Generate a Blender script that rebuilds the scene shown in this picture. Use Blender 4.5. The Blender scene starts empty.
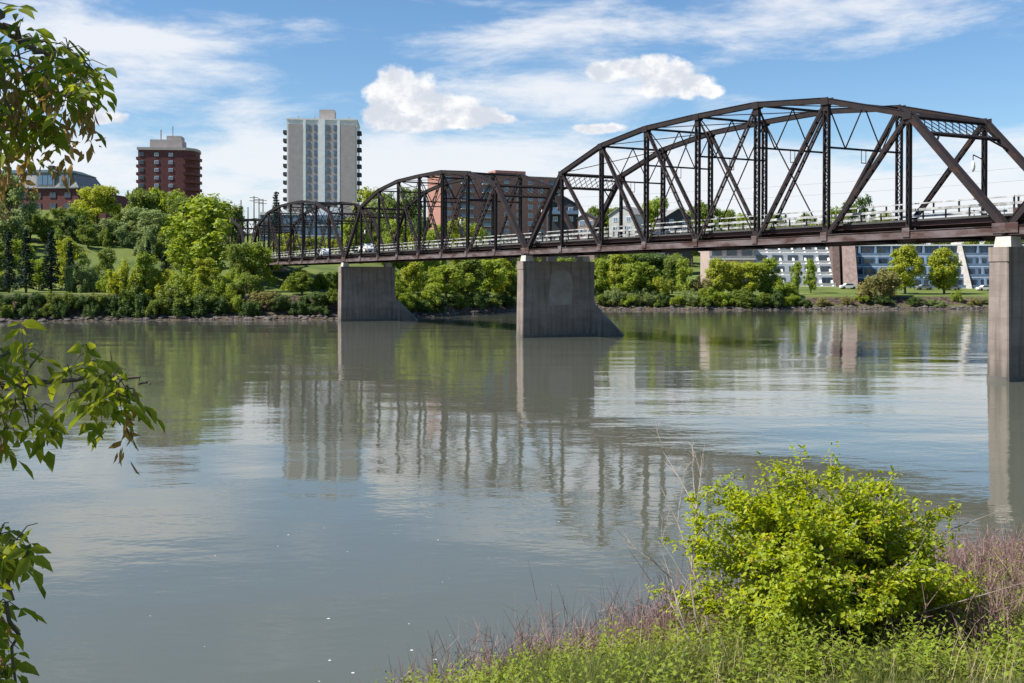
import bpy, math, random
import numpy as np
from mathutils import Vector, Matrix
R = math.radians
random.seed(7)

# ------------------------------------------------------------------ camera, sky, sun, exposure
S = bpy.context.scene
COL = S.collection
F, HC, HY = 1100.0, 5.63, 285.0            # focal length in pixels, eye height over water, horizon row

cam_d = bpy.data.cameras.new('camera')
cam = bpy.data.objects.new('camera', cam_d)
COL.objects.link(cam)
cam.location = (0, 0, HC)
cam.rotation_euler = (R(90), 0, 0)
cam_d.sensor_width = 36.0
cam_d.lens = F / 1024 * 36
cam_d.shift_y = -(341.5 - HY) / 1024
cam_d.clip_start = 0.05
cam_d.clip_end = 6000
S.camera = cam

SUN_EL = R(49)
SUN_DIR = Vector((-0.965 * math.cos(SUN_EL), -0.26 * math.cos(SUN_EL), math.sin(SUN_EL))).normalized()
sun_d = bpy.data.lights.new('sun', 'SUN')
sun_d.energy = 5.0
sun_d.angle = R(0.5)
sun_d.color = (1.0, 0.95, 0.87)
sun = bpy.data.objects.new('sun', sun_d)
COL.objects.link(sun)
sun.rotation_euler = (-SUN_DIR).to_track_quat('-Z', 'Y').to_euler()
sun.location = (-60, -20, 80)

S.view_settings.view_transform = 'Standard'
S.view_settings.look = 'None'
S.view_settings.exposure = 0.70
S.view_settings.gamma = 1.0
S.view_settings.use_curve_mapping = False
S.cycles.max_bounces = 8
S.cycles.transparent_max_bounces = 8
S.cycles.use_denoising = True

W = bpy.data.worlds.new('World')
S.world = W
W.use_nodes = True


def build_world():
    nt = W.node_tree
    nt.nodes.clear()
    N, L = nt.nodes.new, nt.links.new

    def val(x):
        return x

    def math_(op, a, b=None, c=None, clamp=False):
        n = N('ShaderNodeMath'); n.operation = op; n.use_clamp = clamp
        for i, v in enumerate((a, b, c)):
            if v is None:
                continue
            if isinstance(v, (int, float)):
                n.inputs[i].default_value = v
            else:
                L(v, n.inputs[i])
        return n.outputs[0]

    def smooth(x, lo, hi, a=0.0, b=1.0):
        n = N('ShaderNodeMapRange'); n.interpolation_type = 'SMOOTHSTEP'
        L(x, n.inputs[0])
        n.inputs[1].default_value = lo; n.inputs[2].default_value = hi
        n.inputs[3].default_value = a; n.inputs[4].default_value = b
        return n.outputs[0]

    def comb(x, y, z=0.0):
        n = N('ShaderNodeCombineXYZ')
        for i, v in enumerate((x, y, z)):
            if isinstance(v, (int, float)):
                n.inputs[i].default_value = v
            else:
                L(v, n.inputs[i])
        return n.outputs[0]

    def noise(vec, scale, detail=6, rough=0.55, dist=0.0):
        n = N('ShaderNodeTexNoise')
        L(vec, n.inputs['Vector'])
        n.inputs['Scale'].default_value = scale
        n.inputs['Detail'].default_value = detail
        n.inputs['Roughness'].default_value = rough
        n.inputs['Distortion'].default_value = dist
        return n.outputs[0]

    sky = N('ShaderNodeTexSky')
    sky.sky_type = 'NISHITA'
    sky.sun_disc = False
    sky.sun_elevation = SUN_EL
    sky.sun_rotation = math.atan2(SUN_DIR.x, SUN_DIR.y)
    sky.air_density = 1.0
    sky.dust_density = 0.25
    sky.ozone_density = 3.6

    tc = N('ShaderNodeTexCoord')
    sep = N('ShaderNodeSeparateXYZ')
    L(tc.outputs['Generated'], sep.inputs[0])
    x, y, z = sep.outputs
    el = math_('ARCSINE', z)
    az = math_('ARCTAN2', x, y)
    zz = math_('MAXIMUM', math_('ADD', z, 0.06), 0.03)
    px, py = math_('DIVIDE', x, zz), math_('DIVIDE', y, zz)

    # high thin cloud: long low streaks and two broad veils, only over the far side of the river
    v = comb(math_('MULTIPLY', az, 4.2), math_('MULTIPLY', el, 17.0), 1.3)
    n1 = noise(v, 1.0, 10, 0.60, 0.35)
    n2 = noise(comb(math_('MULTIPLY', az, 11.0), math_('MULTIPLY', el, 38.0), 4.3), 1.0, 8, 0.62, 0.3)
    thin = math_('ADD', math_('MULTIPLY', n1, 0.64), math_('MULTIPLY', n2, 0.36))

    def veil(cx, cy, rx, ry, amt):
        a0, e0 = at_px(cx, cy)
        dx = math_('DIVIDE', math_('SUBTRACT', az, a0), rx / F)
        dy = math_('DIVIDE', math_('SUBTRACT', el, e0), ry / F)
        d = math_('SQRT', math_('ADD', math_('MULTIPLY', dx, dx), math_('MULTIPLY', dy, dy)))
        return smooth(d, 0.0, 1.0, amt, 0.0)

    def at_px(cx, cy):
        dx, dz = (cx - 512) / F, (HY - cy) / F
        return math.atan2(dx, 1), math.asin(dz / math.sqrt(1 + dx * dx + dz * dz))

    cover = thin
    for vl in ((80, 50, 290, 80, 0.24), (120, 112, 200, 22, -0.05), (100, 150, 420, 75, 0.15), (760, 20, 360, 48, 0.12), (520, 165, 420, 70, 0.13), (560, 95, 240, 50, 0.09),
               (900, 190, 420, 85, 0.20), (330, 55, 120, 40, -0.05), (960, 95, 200, 50, -0.09), (880, 110, 160, 30, -0.05)):
        cover = math_('ADD', cover, veil(*vl))
    low = smooth(el, 0.03, 0.17, 0.13, 0.0)
    cover = math_('ADD', cover, low)
    fade = math_('MULTIPLY', smooth(el, 0.30, 0.60, 1.0, 0.25), math_('MULTIPLY', smooth(y, -0.1, 0.5, 0.0, 1.0), smooth(z, -0.03, 0.0)))
    thin_m = math_('MULTIPLY', math_('MULTIPLY', smooth(cover, 0.515, 0.72), 0.90), fade)

    # heaped clouds: puffs placed in azimuth and elevation
    def flat(z):
        return comb(math_('MULTIPLY', az, 1.0), math_('MULTIPLY', el, 1.25), z)
    wob = noise(flat(5.5), 24.0, 8, 0.60)
    wob2 = noise(flat(2.5), 62.0, 8, 0.65)
    wz = noise(flat(8.5), 34.0, 6, 0.6)
    wv = math_('ADD', math_('MULTIPLY', math_('SUBTRACT', wob, 0.5), 1.5),
               math_('MULTIPLY', math_('SUBTRACT', wob2, 0.5), 0.8))

    puffs = [(384, 100, 18, 17), (398, 84, 20, 17), (414, 96, 28, 20), (430, 108, 30, 18), (376, 114, 15, 11), (456, 108, 26, 12), (480, 114, 26, 9), (500, 118, 14, 5),
             (412, 122, 44, 9), (450, 122, 40, 7), (630, 68, 22, 10), (606, 71, 15, 9), (652, 70, 20, 14), (668, 76, 24, 14), (690, 86, 24, 11), (710, 91, 13, 7), (664, 90, 34, 7),
             (604, 128, 26, 5), (96, 117, 22, 7)]
    best = None
    for cx, cy, rx, ry in puffs:
        a0, e0 = at_px(cx, cy)
        dx = math_('DIVIDE', math_('SUBTRACT', az, a0), rx / F * 1.3)
        dy = math_('DIVIDE', math_('SUBTRACT', el, e0), ry / F * 1.3)
        d = math_('SQRT', math_('ADD', math_('MULTIPLY', dx, dx), math_('MULTIPLY', dy, dy)))
        m = math_('SUBTRACT', 1.0, d)
        best = m if best is None else math_('MAXIMUM', best, m)
    heap = math_('ADD', best, wv)
    heap_m = smooth(heap, 0.0, 0.40)
    shade = smooth(math_('ADD', wz, math_('MULTIPLY', heap, -0.10)), 0.34, 0.60)

    def rgb(r, g, b):
        n = N('ShaderNodeRGB'); n.outputs[0].default_value = (r, g, b, 1); return n.outputs[0]

    def mix(f, a, b):
        n = N('ShaderNodeMix'); n.data_type = 'RGBA'
        if isinstance(f, (int, float)):
            n.inputs[0].default_value = f
        else:
            L(f, n.inputs[0])
        L(a, n.inputs[6]); L(b, n.inputs[7])
        return n.outputs[2]

    K = 7.4
    thin_c = rgb(0.86 * K, 0.88 * K, 0.92 * K)
    heap_c = mix(shade, rgb(0.66 * K, 0.70 * K, 0.78 * K), rgb(0.97 * K, 0.97 * K, 0.97 * K))
    hsv = N('ShaderNodeHueSaturation')
    hsv.inputs['Saturation'].default_value = 1.15
    L(sky.outputs[0], hsv.inputs['Color'])
    c = mix(thin_m, hsv.outputs[0], thin_c)
    c = mix(heap_m, c, heap_c)
    bg = N('ShaderNodeBackground')
    L(c, bg.inputs[0])
    bg.inputs[1].default_value = 0.088
    out = N('ShaderNodeOutputWorld')
    L(bg.outputs[0], out.inputs[0])


build_world()

# ------------------------------------------------------------------ helpers
rng = np.random.default_rng(11)


class MB:
    """collects faces of one mesh"""
    def __init__(s):
        s.v, s.f, s.m = [], [], []
        s.slot = 0

    def add(s, vs, fs):
        o = len(s.v)
        s.v.extend([tuple(v) for v in vs])
        for f in fs:
            s.f.append(tuple(i + o for i in f))
            s.m.append(s.slot)
        return s

    def box(s, c, size, M=None):
        cx, cy, cz = c
        a, b, h = size[0] / 2, size[1] / 2, size[2] / 2
        vs = [Vector((cx + i * a, cy + j * b, cz + k * h)) for k in (-1, 1) for j in (-1, 1) for i in (-1, 1)]
        if M is not None:
            vs = [M @ v for v in vs]
        return s.add(vs, [(0, 2, 3, 1), (4, 5, 7, 6), (0, 1, 5, 4), (2, 6, 7, 3), (0, 4, 6, 2), (1, 3, 7, 5)])

    def span(s, x0, x1, y0, y1, z0, z1):
        return s.box(((x0 + x1) / 2, (y0 + y1) / 2, (z0 + z1) / 2), (x1 - x0, y1 - y0, z1 - z0))

    def beam(s, p, q, w, h, up=(0, 0, 1)):
        p, q = Vector(p), Vector(q)
        d = (q - p)
        L = d.length
        d.normalize()
        u = Vector(up)
        if abs(d.dot(u)) > 0.98:
            u = Vector((1, 0, 0))
        side = d.cross(u).normalized()
        u = side.cross(d)
        vs = []
        for e in (p, q):
            for a, b in ((-1, -1), (1, -1), (1, 1), (-1, 1)):
                vs.append(e + side * (a * w / 2) + u * (b * h / 2))
        return s.add(vs, [(0, 1, 2, 3), (7, 6, 5, 4), (0, 4, 5, 1), (1, 5, 6, 2), (2, 6, 7, 3), (3, 7, 4, 0)])

    def tube(s, pts, radii, n=7):
        pts = [Vector(p) for p in pts]
        vs, fs = [], []
        ref = Vector((0.31, 0.9, 0.2)).normalized()
        for i, p in enumerate(pts):
            d = (pts[min(i + 1, len(pts) - 1)] - pts[max(i - 1, 0)]).normalized()
            a = d.cross(ref)
            if a.length < 0.05:
                a = d.cross(Vector((1, 0, 0)))
            a.normalize()
            b = d.cross(a)
            for k in range(n):
                t = 2 * math.pi * k / n
                vs.append(p + (a * math.cos(t) + b * math.sin(t)) * radii[i])
        for i in range(len(pts) - 1):
            for k in range(n):
                fs.append((i * n + k, i * n + (k + 1) % n, (i + 1) * n + (k + 1) % n, (i + 1) * n + k))
        fs.append(tuple(range(n - 1, -1, -1)))
        fs.append(tuple(range((len(pts) - 1) * n, len(pts) * n)))
        return s.add(vs, fs)

    def prism(s, poly0, poly1):
        """two rings of the same length, capped"""
        n = len(poly0)
        fs = [(k, (k + 1) % n, n + (k + 1) % n, n + k) for k in range(n)]
        fs += [tuple(range(n - 1, -1, -1)), tuple(range(n, 2 * n))]
        return s.add(list(poly0) + list(poly1), fs)

    def build(s, name, mats, parent=None, smooth=False):
        me = bpy.data.meshes.new(name)
        me.from_pydata([tuple(v) for v in s.v], [], s.f)
        if not isinstance(mats, (list, tuple)):
            mats = [mats]
        for m in mats:
            me.materials.append(m)
        if len(mats) > 1:
            me.polygons.foreach_set('material_index', s.m)
        if smooth:
            me.polygons.foreach_set('use_smooth', [True] * len(me.polygons))
        me.update()
        o = bpy.data.objects.new(name, me)
        COL.objects.link(o)
        if parent:
            o.parent = parent
        return o


def np_mesh(name, V, nper, mat, parent=None, link=True):
    """V: (faces*nper,3) loose polygons with nper corners each"""
    V = np.asarray(V, dtype=np.float32).reshape(-1, 3)
    nf = len(V) // nper
    me = bpy.data.meshes.new(name)
    me.vertices.add(len(V)); me.vertices.foreach_set('co', V.ravel())
    me.loops.add(len(V)); me.loops.foreach_set('vertex_index', np.arange(len(V), dtype=np.int32))
    me.polygons.add(nf)
    me.polygons.foreach_set('loop_start', np.arange(nf, dtype=np.int32) * nper)
    me.update(calc_edges=True)
    me.materials.append(mat)
    o = bpy.data.objects.new(name, me)
    if link:
        COL.objects.link(o)
    if parent:
        o.parent = parent
    return o


def tag(o, label=None, cat=None, group=None, kind=None):
    if label: o['label'] = label
    if cat: o['category'] = cat
    if group: o['group'] = group
    if kind: o['kind'] = kind
    return o


def empty(name, loc=(0, 0, 0), rz=0.0):
    o = bpy.data.objects.new(name, None)
    COL.objects.link(o)
    o.location = loc
    o.rotation_euler = (0, 0, rz)
    o.empty_display_size = 0.5
    return o


def dup(root, parent=None):
    c = root.copy()
    COL.objects.link(c)
    if parent:
        c.parent = parent
    for ch in list(root.children):
        dup(ch, c)
    return c


def mat(name, col, rough=0.8, var=0.0, scale=1.0, col2=None, metal=0.0, bump=0.0, stretch=(1, 1, 1), spec=0.5, lo=0.35, hi=0.65):
    m = bpy.data.materials.new(name)
    m.use_nodes = True
    nt = m.node_tree
    b = nt.nodes['Principled BSDF']
    b.inputs['Roughness'].default_value = rough
    b.inputs['Metallic'].default_value = metal
    b.inputs['Specular IOR Level'].default_value = spec
    b.inputs['Base Color'].default_value = (*col, 1)
    if var or col2 or bump:
        tc = nt.nodes.new('ShaderNodeTexCoord')
        mp = nt.nodes.new('ShaderNodeMapping')
        mp.inputs['Scale'].default_value = stretch
        nt.links.new(tc.outputs['Object'], mp.inputs[0])
        n = nt.nodes.new('ShaderNodeTexNoise')
        n.inputs['Scale'].default_value = scale
        n.inputs['Detail'].default_value = 7
        n.inputs['Roughness'].default_value = 0.62
        nt.links.new(mp.outputs[0], n.inputs['Vector'])
        c2 = col2 or tuple(c * (1 - var) for c in col)
        cr = nt.nodes.new('ShaderNodeValToRGB')
        cr.color_ramp.elements[0].position = lo
        cr.color_ramp.elements[1].position = hi
        cr.color_ramp.elements[0].color = (*c2, 1)
        cr.color_ramp.elements[1].color = (*[min(1, c * (1 + var * .5)) for c in col], 1)
        nt.links.new(n.outputs[0], cr.inputs[0])
        nt.links.new(cr.outputs[0], b.inputs['Base Color'])
        if bump:
            bp = nt.nodes.new('ShaderNodeBump')
            bp.inputs['Strength'].default_value = bump
            bp.inputs['Distance'].default_value = 0.05
            nt.links.new(n.outputs[0], bp.inputs['Height'])
            nt.links.new(bp.outputs[0], b.inputs['Normal'])
    return m


def leaf_mat(name, c1, c2, trans=0.42, rough=0.55, spec=0.25):
    """leaves: colour varies leaf by leaf and in broad clumps; light comes through"""
    m = bpy.data.materials.new(name)
    m.use_nodes = True
    nt = m.node_tree
    b = nt.nodes['Principled BSDF']
    out = nt.nodes['Material Output']
    g = nt.nodes.new('ShaderNodeNewGeometry')
    oi = nt.nodes.new('ShaderNodeObjectInfo')
    add = nt.nodes.new('ShaderNodeMath'); add.operation = 'MULTIPLY_ADD'
    nt.links.new(g.outputs['Random Per Island'], add.inputs[0]); add.inputs[1].default_value = 0.75
    mul = nt.nodes.new('ShaderNodeMath'); mul.operation = 'MULTIPLY'
    nt.links.new(oi.outputs['Random'], mul.inputs[0]); mul.inputs[1].default_value = 0.3
    nt.links.new(mul.outputs[0], add.inputs[2])
    mx = nt.nodes.new('ShaderNodeMix'); mx.data_type = 'RGBA'
    nt.links.new(add.outputs[0], mx.inputs[0])
    mx.inputs[6].default_value = (*c1, 1); mx.inputs[7].default_value = (*c2, 1)
    nt.links.new(mx.outputs[2], b.inputs['Base Color'])
    b.inputs['Roughness'].default_value = rough
    b.inputs['Specular IOR Level'].default_value = spec
    t = nt.nodes.new('ShaderNodeBsdfTranslucent')
    hs = nt.nodes.new('ShaderNodeHueSaturation')
    hs.inputs['Hue'].default_value = 0.485
    hs.inputs['Saturation'].default_value = 1.1
    hs.inputs['Value'].default_value = 1.5
    nt.links.new(mx.outputs[2], hs.inputs['Color'])
    nt.links.new(hs.outputs[0], t.inputs[0])
    ms = nt.nodes.new('ShaderNodeMixShader')
    ms.inputs[0].default_value = trans
    nt.links.new(b.outputs[0], ms.inputs[1]); nt.links.new(t.outputs[0], ms.inputs[2])
    nt.links.new(ms.outputs[0], out.inputs[0])
    return m


def smoothstep(a, b, x):
    t = np.clip((x - a) / (b - a), 0, 1)
    return t * t * (3 - 2 * t)


def X_at(px, Y):
    return (px - 512) / F * Y


def Z_at(py, Y):
    return HC + (HY - py) / F * Y


M = {}
M['steel'] = mat('dark_bridge_steel', (0.011, 0.009, 0.010), 0.7, 0.2, 1.7, col2=(0.026, 0.015, 0.013), spec=0.3)
M['steel_rust'] = mat('rusty_bridge_steel', (0.020, 0.0155, 0.017), 0.85, 0.3, 2.2, col2=(0.050, 0.024, 0.017), spec=0.25, lo=.36, hi=.46)
M['chord'] = mat('sunlit_weathered_chord_steel', (0.125, 0.100, 0.100), 0.8, 0.3, 0.7, col2=(0.060, 0.032, 0.026), spec=0.25, lo=.40, hi=.58, stretch=(.5, 1, 2))  # weathered and rusty; sunlight on the chord put in as a paler base colour
M['timber'] = mat('dark_red_timber', (0.070, 0.036, 0.034), 0.85, 0.4, 2.0, stretch=(0.3, 3, 3))
M['asphalt'] = mat('asphalt', (0.06, 0.058, 0.056), 0.9, 0.3, 6.0)
M['rail'] = mat('white_rail_paint', (0.38, 0.38, 0.365), 0.65, 0.6, 1.6)
M['concrete'] = mat('weathered_concrete', (0.262, 0.212, 0.182), 0.9, 0.18, 0.35, col2=(0.175, 0.143, 0.125), bump=0.12, stretch=(1, 1, 2.2))
def weathered(m):
    """form-board lines, vertical rust and damp streaks on top of the mottling"""
    nt = m.node_tree; N = nt.nodes.new; L = nt.links.new
    b = nt.nodes['Principled BSDF']
    src = b.inputs['Base Color'].links[0].from_socket
    tc = N('ShaderNodeTexCoord'); sp = N('ShaderNodeSeparateXYZ'); L(tc.outputs['Object'], sp.inputs[0])
    mp = N('ShaderNodeMapping'); mp.inputs['Scale'].default_value = (1.0, 1.0, 0.07); L(tc.outputs['Object'], mp.inputs[0])
    n = N('ShaderNodeTexNoise'); n.inputs['Scale'].default_value = 2.6; n.inputs['Detail'].default_value = 6; L(mp.outputs[0], n.inputs['Vector'])
    st = N('ShaderNodeMapRange'); L(n.outputs[0], st.inputs[0])
    st.inputs[1].default_value = 0.50; st.inputs[2].default_value = 0.70; st.inputs[3].default_value = 0.0; st.inputs[4].default_value = 0.75
    mx = N('ShaderNodeMix'); mx.data_type = 'RGBA'; L(st.outputs[0], mx.inputs[0]); L(src, mx.inputs[6]); mx.inputs[7].default_value = (0.115, 0.085, 0.068, 1)
    fr = N('ShaderNodeMath'); fr.operation = 'FRACT'
    dv = N('ShaderNodeMath'); dv.operation = 'MULTIPLY_ADD'; L(sp.outputs[2], dv.inputs[0]); dv.inputs[1].default_value = 0.80
    nn = N('ShaderNodeTexNoise'); nn.inputs['Scale'].default_value = 0.8; L(tc.outputs['Object'], nn.inputs['Vector'])
    sc = N('ShaderNodeMath'); sc.operation = 'MULTIPLY'; L(nn.outputs[0], sc.inputs[0]); sc.inputs[1].default_value = 0.12
    L(sc.outputs[0], dv.inputs[2]); L(dv.outputs[0], fr.inputs[0])
    ln = N('ShaderNodeMath'); ln.operation = 'LESS_THAN'; L(fr.outputs[0], ln.inputs[0]); ln.inputs[1].default_value = 0.045
    lm = N('ShaderNodeMath'); lm.operation = 'MULTIPLY'; L(ln.outputs[0], lm.inputs[0]); lm.inputs[1].default_value = 0.20
    m2 = N('ShaderNodeMix'); m2.data_type = 'RGBA'; L(lm.outputs[0], m2.inputs[0]); L(mx.outputs[2], m2.inputs[6]); m2.inputs[7].default_value = (0.09, 0.075, 0.066, 1)
    zs = N('ShaderNodeMapRange'); L(sp.outputs[2], zs.inputs[0])
    zs.inputs[1].default_value = 0.3; zs.inputs[2].default_value = 2.3; zs.inputs[3].default_value = 0.85; zs.inputs[4].default_value = 0.0
    zm = N('ShaderNodeMath'); zm.operation = 'MULTIPLY'; L(zs.outputs[0], zm.inputs[0])
    zn = N('ShaderNodeMapRange'); L(n.outputs[0], zn.inputs[0])
    zn.inputs[1].default_value = 0.3; zn.inputs[2].default_value = 0.62; zn.inputs[3].default_value = 0.15; zn.inputs[4].default_value = 1.0
    L(zn.outputs[0], zm.inputs[1])
    m3 = N('ShaderNodeMix'); m3.data_type = 'RGBA'; L(zm.outputs[0], m3.inputs[0]); L(m2.outputs[2], m3.inputs[6]); m3.inputs[7].default_value = (0.085, 0.075, 0.06, 1)   # silt left by high water
    L(m3.outputs[2], b.inputs['Base Color'])


weathered(M['concrete'])
M['patch'] = mat('repaired_concrete', (0.31, 0.265, 0.235), 0.9, 0.2, 0.9)
M['stain'] = mat('wet_concrete', (0.11, 0.10, 0.085), 0.7, 0.3, 1.0)
M['pale_concrete'] = mat('pale_concrete', (0.50, 0.46, 0.41), 0.9, 0.2, 1.0)
M['bark'] = mat('bark', (0.11, 0.085, 0.065), 0.95, 0.4, 6.0, stretch=(1, 1, 0.2))
M['bark_pale'] = mat('pale_bark', (0.24, 0.20, 0.165), 0.9, 0.4, 12.0, stretch=(1, 1, 0.2))
M['glass'] = mat('blue_window_glass', (0.10, 0.17, 0.27), 0.12, spec=0.8)
M['dark_glass'] = mat('dark_window_glass', (0.03, 0.045, 0.07), 0.12, spec=0.8)
M['white'] = mat('white_wall_paint', (0.80, 0.80, 0.79), 0.8, 0.1, 0.5)
M['offwhite'] = mat('off_white_panel', (0.74, 0.72, 0.69), 0.8, 0.12, 0.4)
M['grey_panel'] = mat('grey_beige_panel', (0.40, 0.35, 0.33), 0.85, 0.12, 0.5)
M['red_brick'] = mat('dark_red_brick', (0.125, 0.042, 0.042), 0.9, 0.3, 1.5)
M['brown_brick'] = mat('brown_brick', (0.37, 0.185, 0.145), 0.9, 0.25, 1.2)
M['tan_brick'] = mat('tan_brick', (0.30, 0.215, 0.19), 0.9, 0.3, 1.2)
M['pink_stucco'] = mat('pinkish_stucco', (0.42, 0.325, 0.29), 0.85, 0.15, 0.6)
M['dark_brick'] = mat('dark_brown_brick', (0.15, 0.10, 0.09), 0.9, 0.3, 1.2)
M['pale_siding'] = mat('pale_grey_siding', (0.40, 0.40, 0.385), 0.85, 0.15, 1.0)
M['grey_stucco'] = mat('pale_grey_stucco', (0.44, 0.45, 0.47), 0.85, 0.2, 0.5)
M['slate'] = mat('grey_shingle', (0.24, 0.235, 0.235), 0.85, 0.25, 1.5)
M['green_roof'] = mat('dark_green_metal_roof', (0.03, 0.07, 0.075), 0.6, 0.3, 1.5)
M['blue_siding'] = mat('blue_grey_siding', (0.13, 0.20, 0.29), 0.75, 0.2, 1.0)
M['dark_siding'] = mat('dark_siding', (0.04, 0.042, 0.05), 0.8, 0.2, 1.0)
M['black'] = mat('black_rubber', (0.015, 0.015, 0.016), 0.8)
M['carpaint'] = mat('white_car_paint', (0.75, 0.75, 0.75), 0.3)
M['redcar'] = mat('red_car_paint', (0.35, 0.03, 0.03), 0.3)
M['greycar'] = mat('grey_car_paint', (0.20, 0.21, 0.23), 0.3)
M['wood'] = mat('weathered_pole_wood', (0.16, 0.13, 0.10), 0.9, 0.3, 3.0)
M['wire'] = mat('grey_wire', (0.10, 0.10, 0.11), 0.6)
M['stone'] = mat('shore_stone', (0.13, 0.108, 0.096), 0.95, 0.4, 0.8)
M['lampglass'] = mat('milky_lamp_glass', (0.75, 0.74, 0.70), 0.4)

# ------------------------------------------------------------------ terrain
BX = np.array([-900, -400, -150, -78, -61, -44, -30, -14, -4, 8, 20, 42, 73, 112, 200, 600, 1500.])
BY = np.array([60, 110, 150, 167, 176, 177, 180, 194, 222, 240, 247, 248, 252, 258, 275, 300, 330.])
BR_O = np.array([29.25, 64.86]); BR_D = np.array([-0.4607, 0.8875]); BR_N = np.array([0.8875, 0.4607])
SPAN = 60.0
U_ = 64.86 / F                                    # metres per height unit
def deck_z(s):                                    # bottom chord height above water, s in spans
    return (95.4 + 55.2 + 5.4 * s) * U_


def far_ground(X, Y):
    X = np.asarray(X, float); Y = np.asarray(Y, float)
    yb = np.interp(X, BX, BY)
    v = Y - yb
    k = smoothstep(-45, -5, X)                    # 0 left (high bank) .. 1 right (low lawn)
    terr = 4.3 * (1 - k) + 3.2 * k
    wob = 0.5 * np.sin(X * 0.23 + 1) * np.sin(Y * 0.31) + 0.35 * np.sin(X * 0.61 + Y * .4)
    shore = np.where(v < 0, np.maximum(v * 0.25, -4), 0.42 * smoothstep(0, 1.6, v))
    step = (terr - 0.42) * smoothstep(1.8 + wob, 8.5 + wob, v)
    lawn = (1.2 * (1 - k) + 2.6 * k) * smoothstep(10, 60, v)
    plat = np.interp(X, [-140, -95, -62, -20, 40, 120, 300], [19.5, 18.5, 11, 10, 13, 14, 16])
    r0 = 28 * (1 - k) + 88 * k
    r1 = 118 * (1 - k) + 205 * k
    hill = plat * np.clip((v - r0) / (r1 - r0), 0, 1) ** 0.9
    z = shore + step + lawn + hill
    z = z + 9.0 * smoothstep(500, 1500, v)
    # cutting for the road that leaves the bridge
    dx, dy = X - BR_O[0], Y - BR_O[1]
    s = (dx * BR_D[0] + dy * BR_D[1]) / SPAN
    w = dx * BR_N[0] + dy * BR_N[1]
    road = deck_z(np.clip(s, 0, 4)) + 0.85 + np.maximum(s - 4, 0) * SPAN * 0.045
    road = np.minimum(road, 30.0)
    f = (1 - smoothstep(9, 34, np.abs(w - 3.5))) * smoothstep(3.72, 4.0, s) * (1 - smoothstep(9, 12, s))
    return z * (1 - f) + road * f


NX = np.array([-300, -60, -12, -6, -2, 1.5, 5, 9, 16, 30, 60, 140, 400.])
NYS = np.array([-40, -6, 8.4, 10.3, 12.4, 15.2, 17.6, 19.8, 23.0, 30, 46, 70, 100.])
def near_ground(X, Y):
    X = np.asarray(X, float); Y = np.asarray(Y, float)
    ys = np.interp(X, NX, NYS)
    t = (Y - (ys - 13)) / 13.0
    z = np.interp(t, [-.1, 0, .1, .2, .3, .42, .52, .62, .75, .88, 1.0], [4.0, 3.98, 3.72, 3.25, 2.92, 2.74, 2.55, 2.2, 1.5, .75, 0])
    z = np.where(t > 1, -(t - 1) * 6.0, z)
    return np.maximum(z, -3.5) + 0.07 * np.sin(X * 2.1 + .5 * Y) * np.sin(Y * 1.7) + .04 * np.sin(X * 4.3 + 1.2 * Y)


def ground_z(X, Y):
    return float(far_ground(X, Y))


def grid_sheet(name, xs, ys, fn, material):
    XX, YY = np.meshgrid(xs, ys)
    ZZ = fn(XX, YY)
    V = np.stack([XX, YY, ZZ], -1).reshape(-1, 3)
    nx, ny = len(xs), len(ys)
    i = np.arange(ny - 1)[:, None] * nx + np.arange(nx - 1)[None]
    Fc = np.stack([i, i + 1, i + nx + 1, i + nx], -1).reshape(-1, 4)
    me = bpy.data.meshes.new(name)
    me.from_pydata(V.tolist(), [], Fc.tolist())
    me.polygons.foreach_set('use_smooth', [True] * len(me.polygons))
    me.materials.append(material)
    o = bpy.data.objects.new(name, me)
    COL.objects.link(o)
    o['kind'] = 'structure'
    return o


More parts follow.
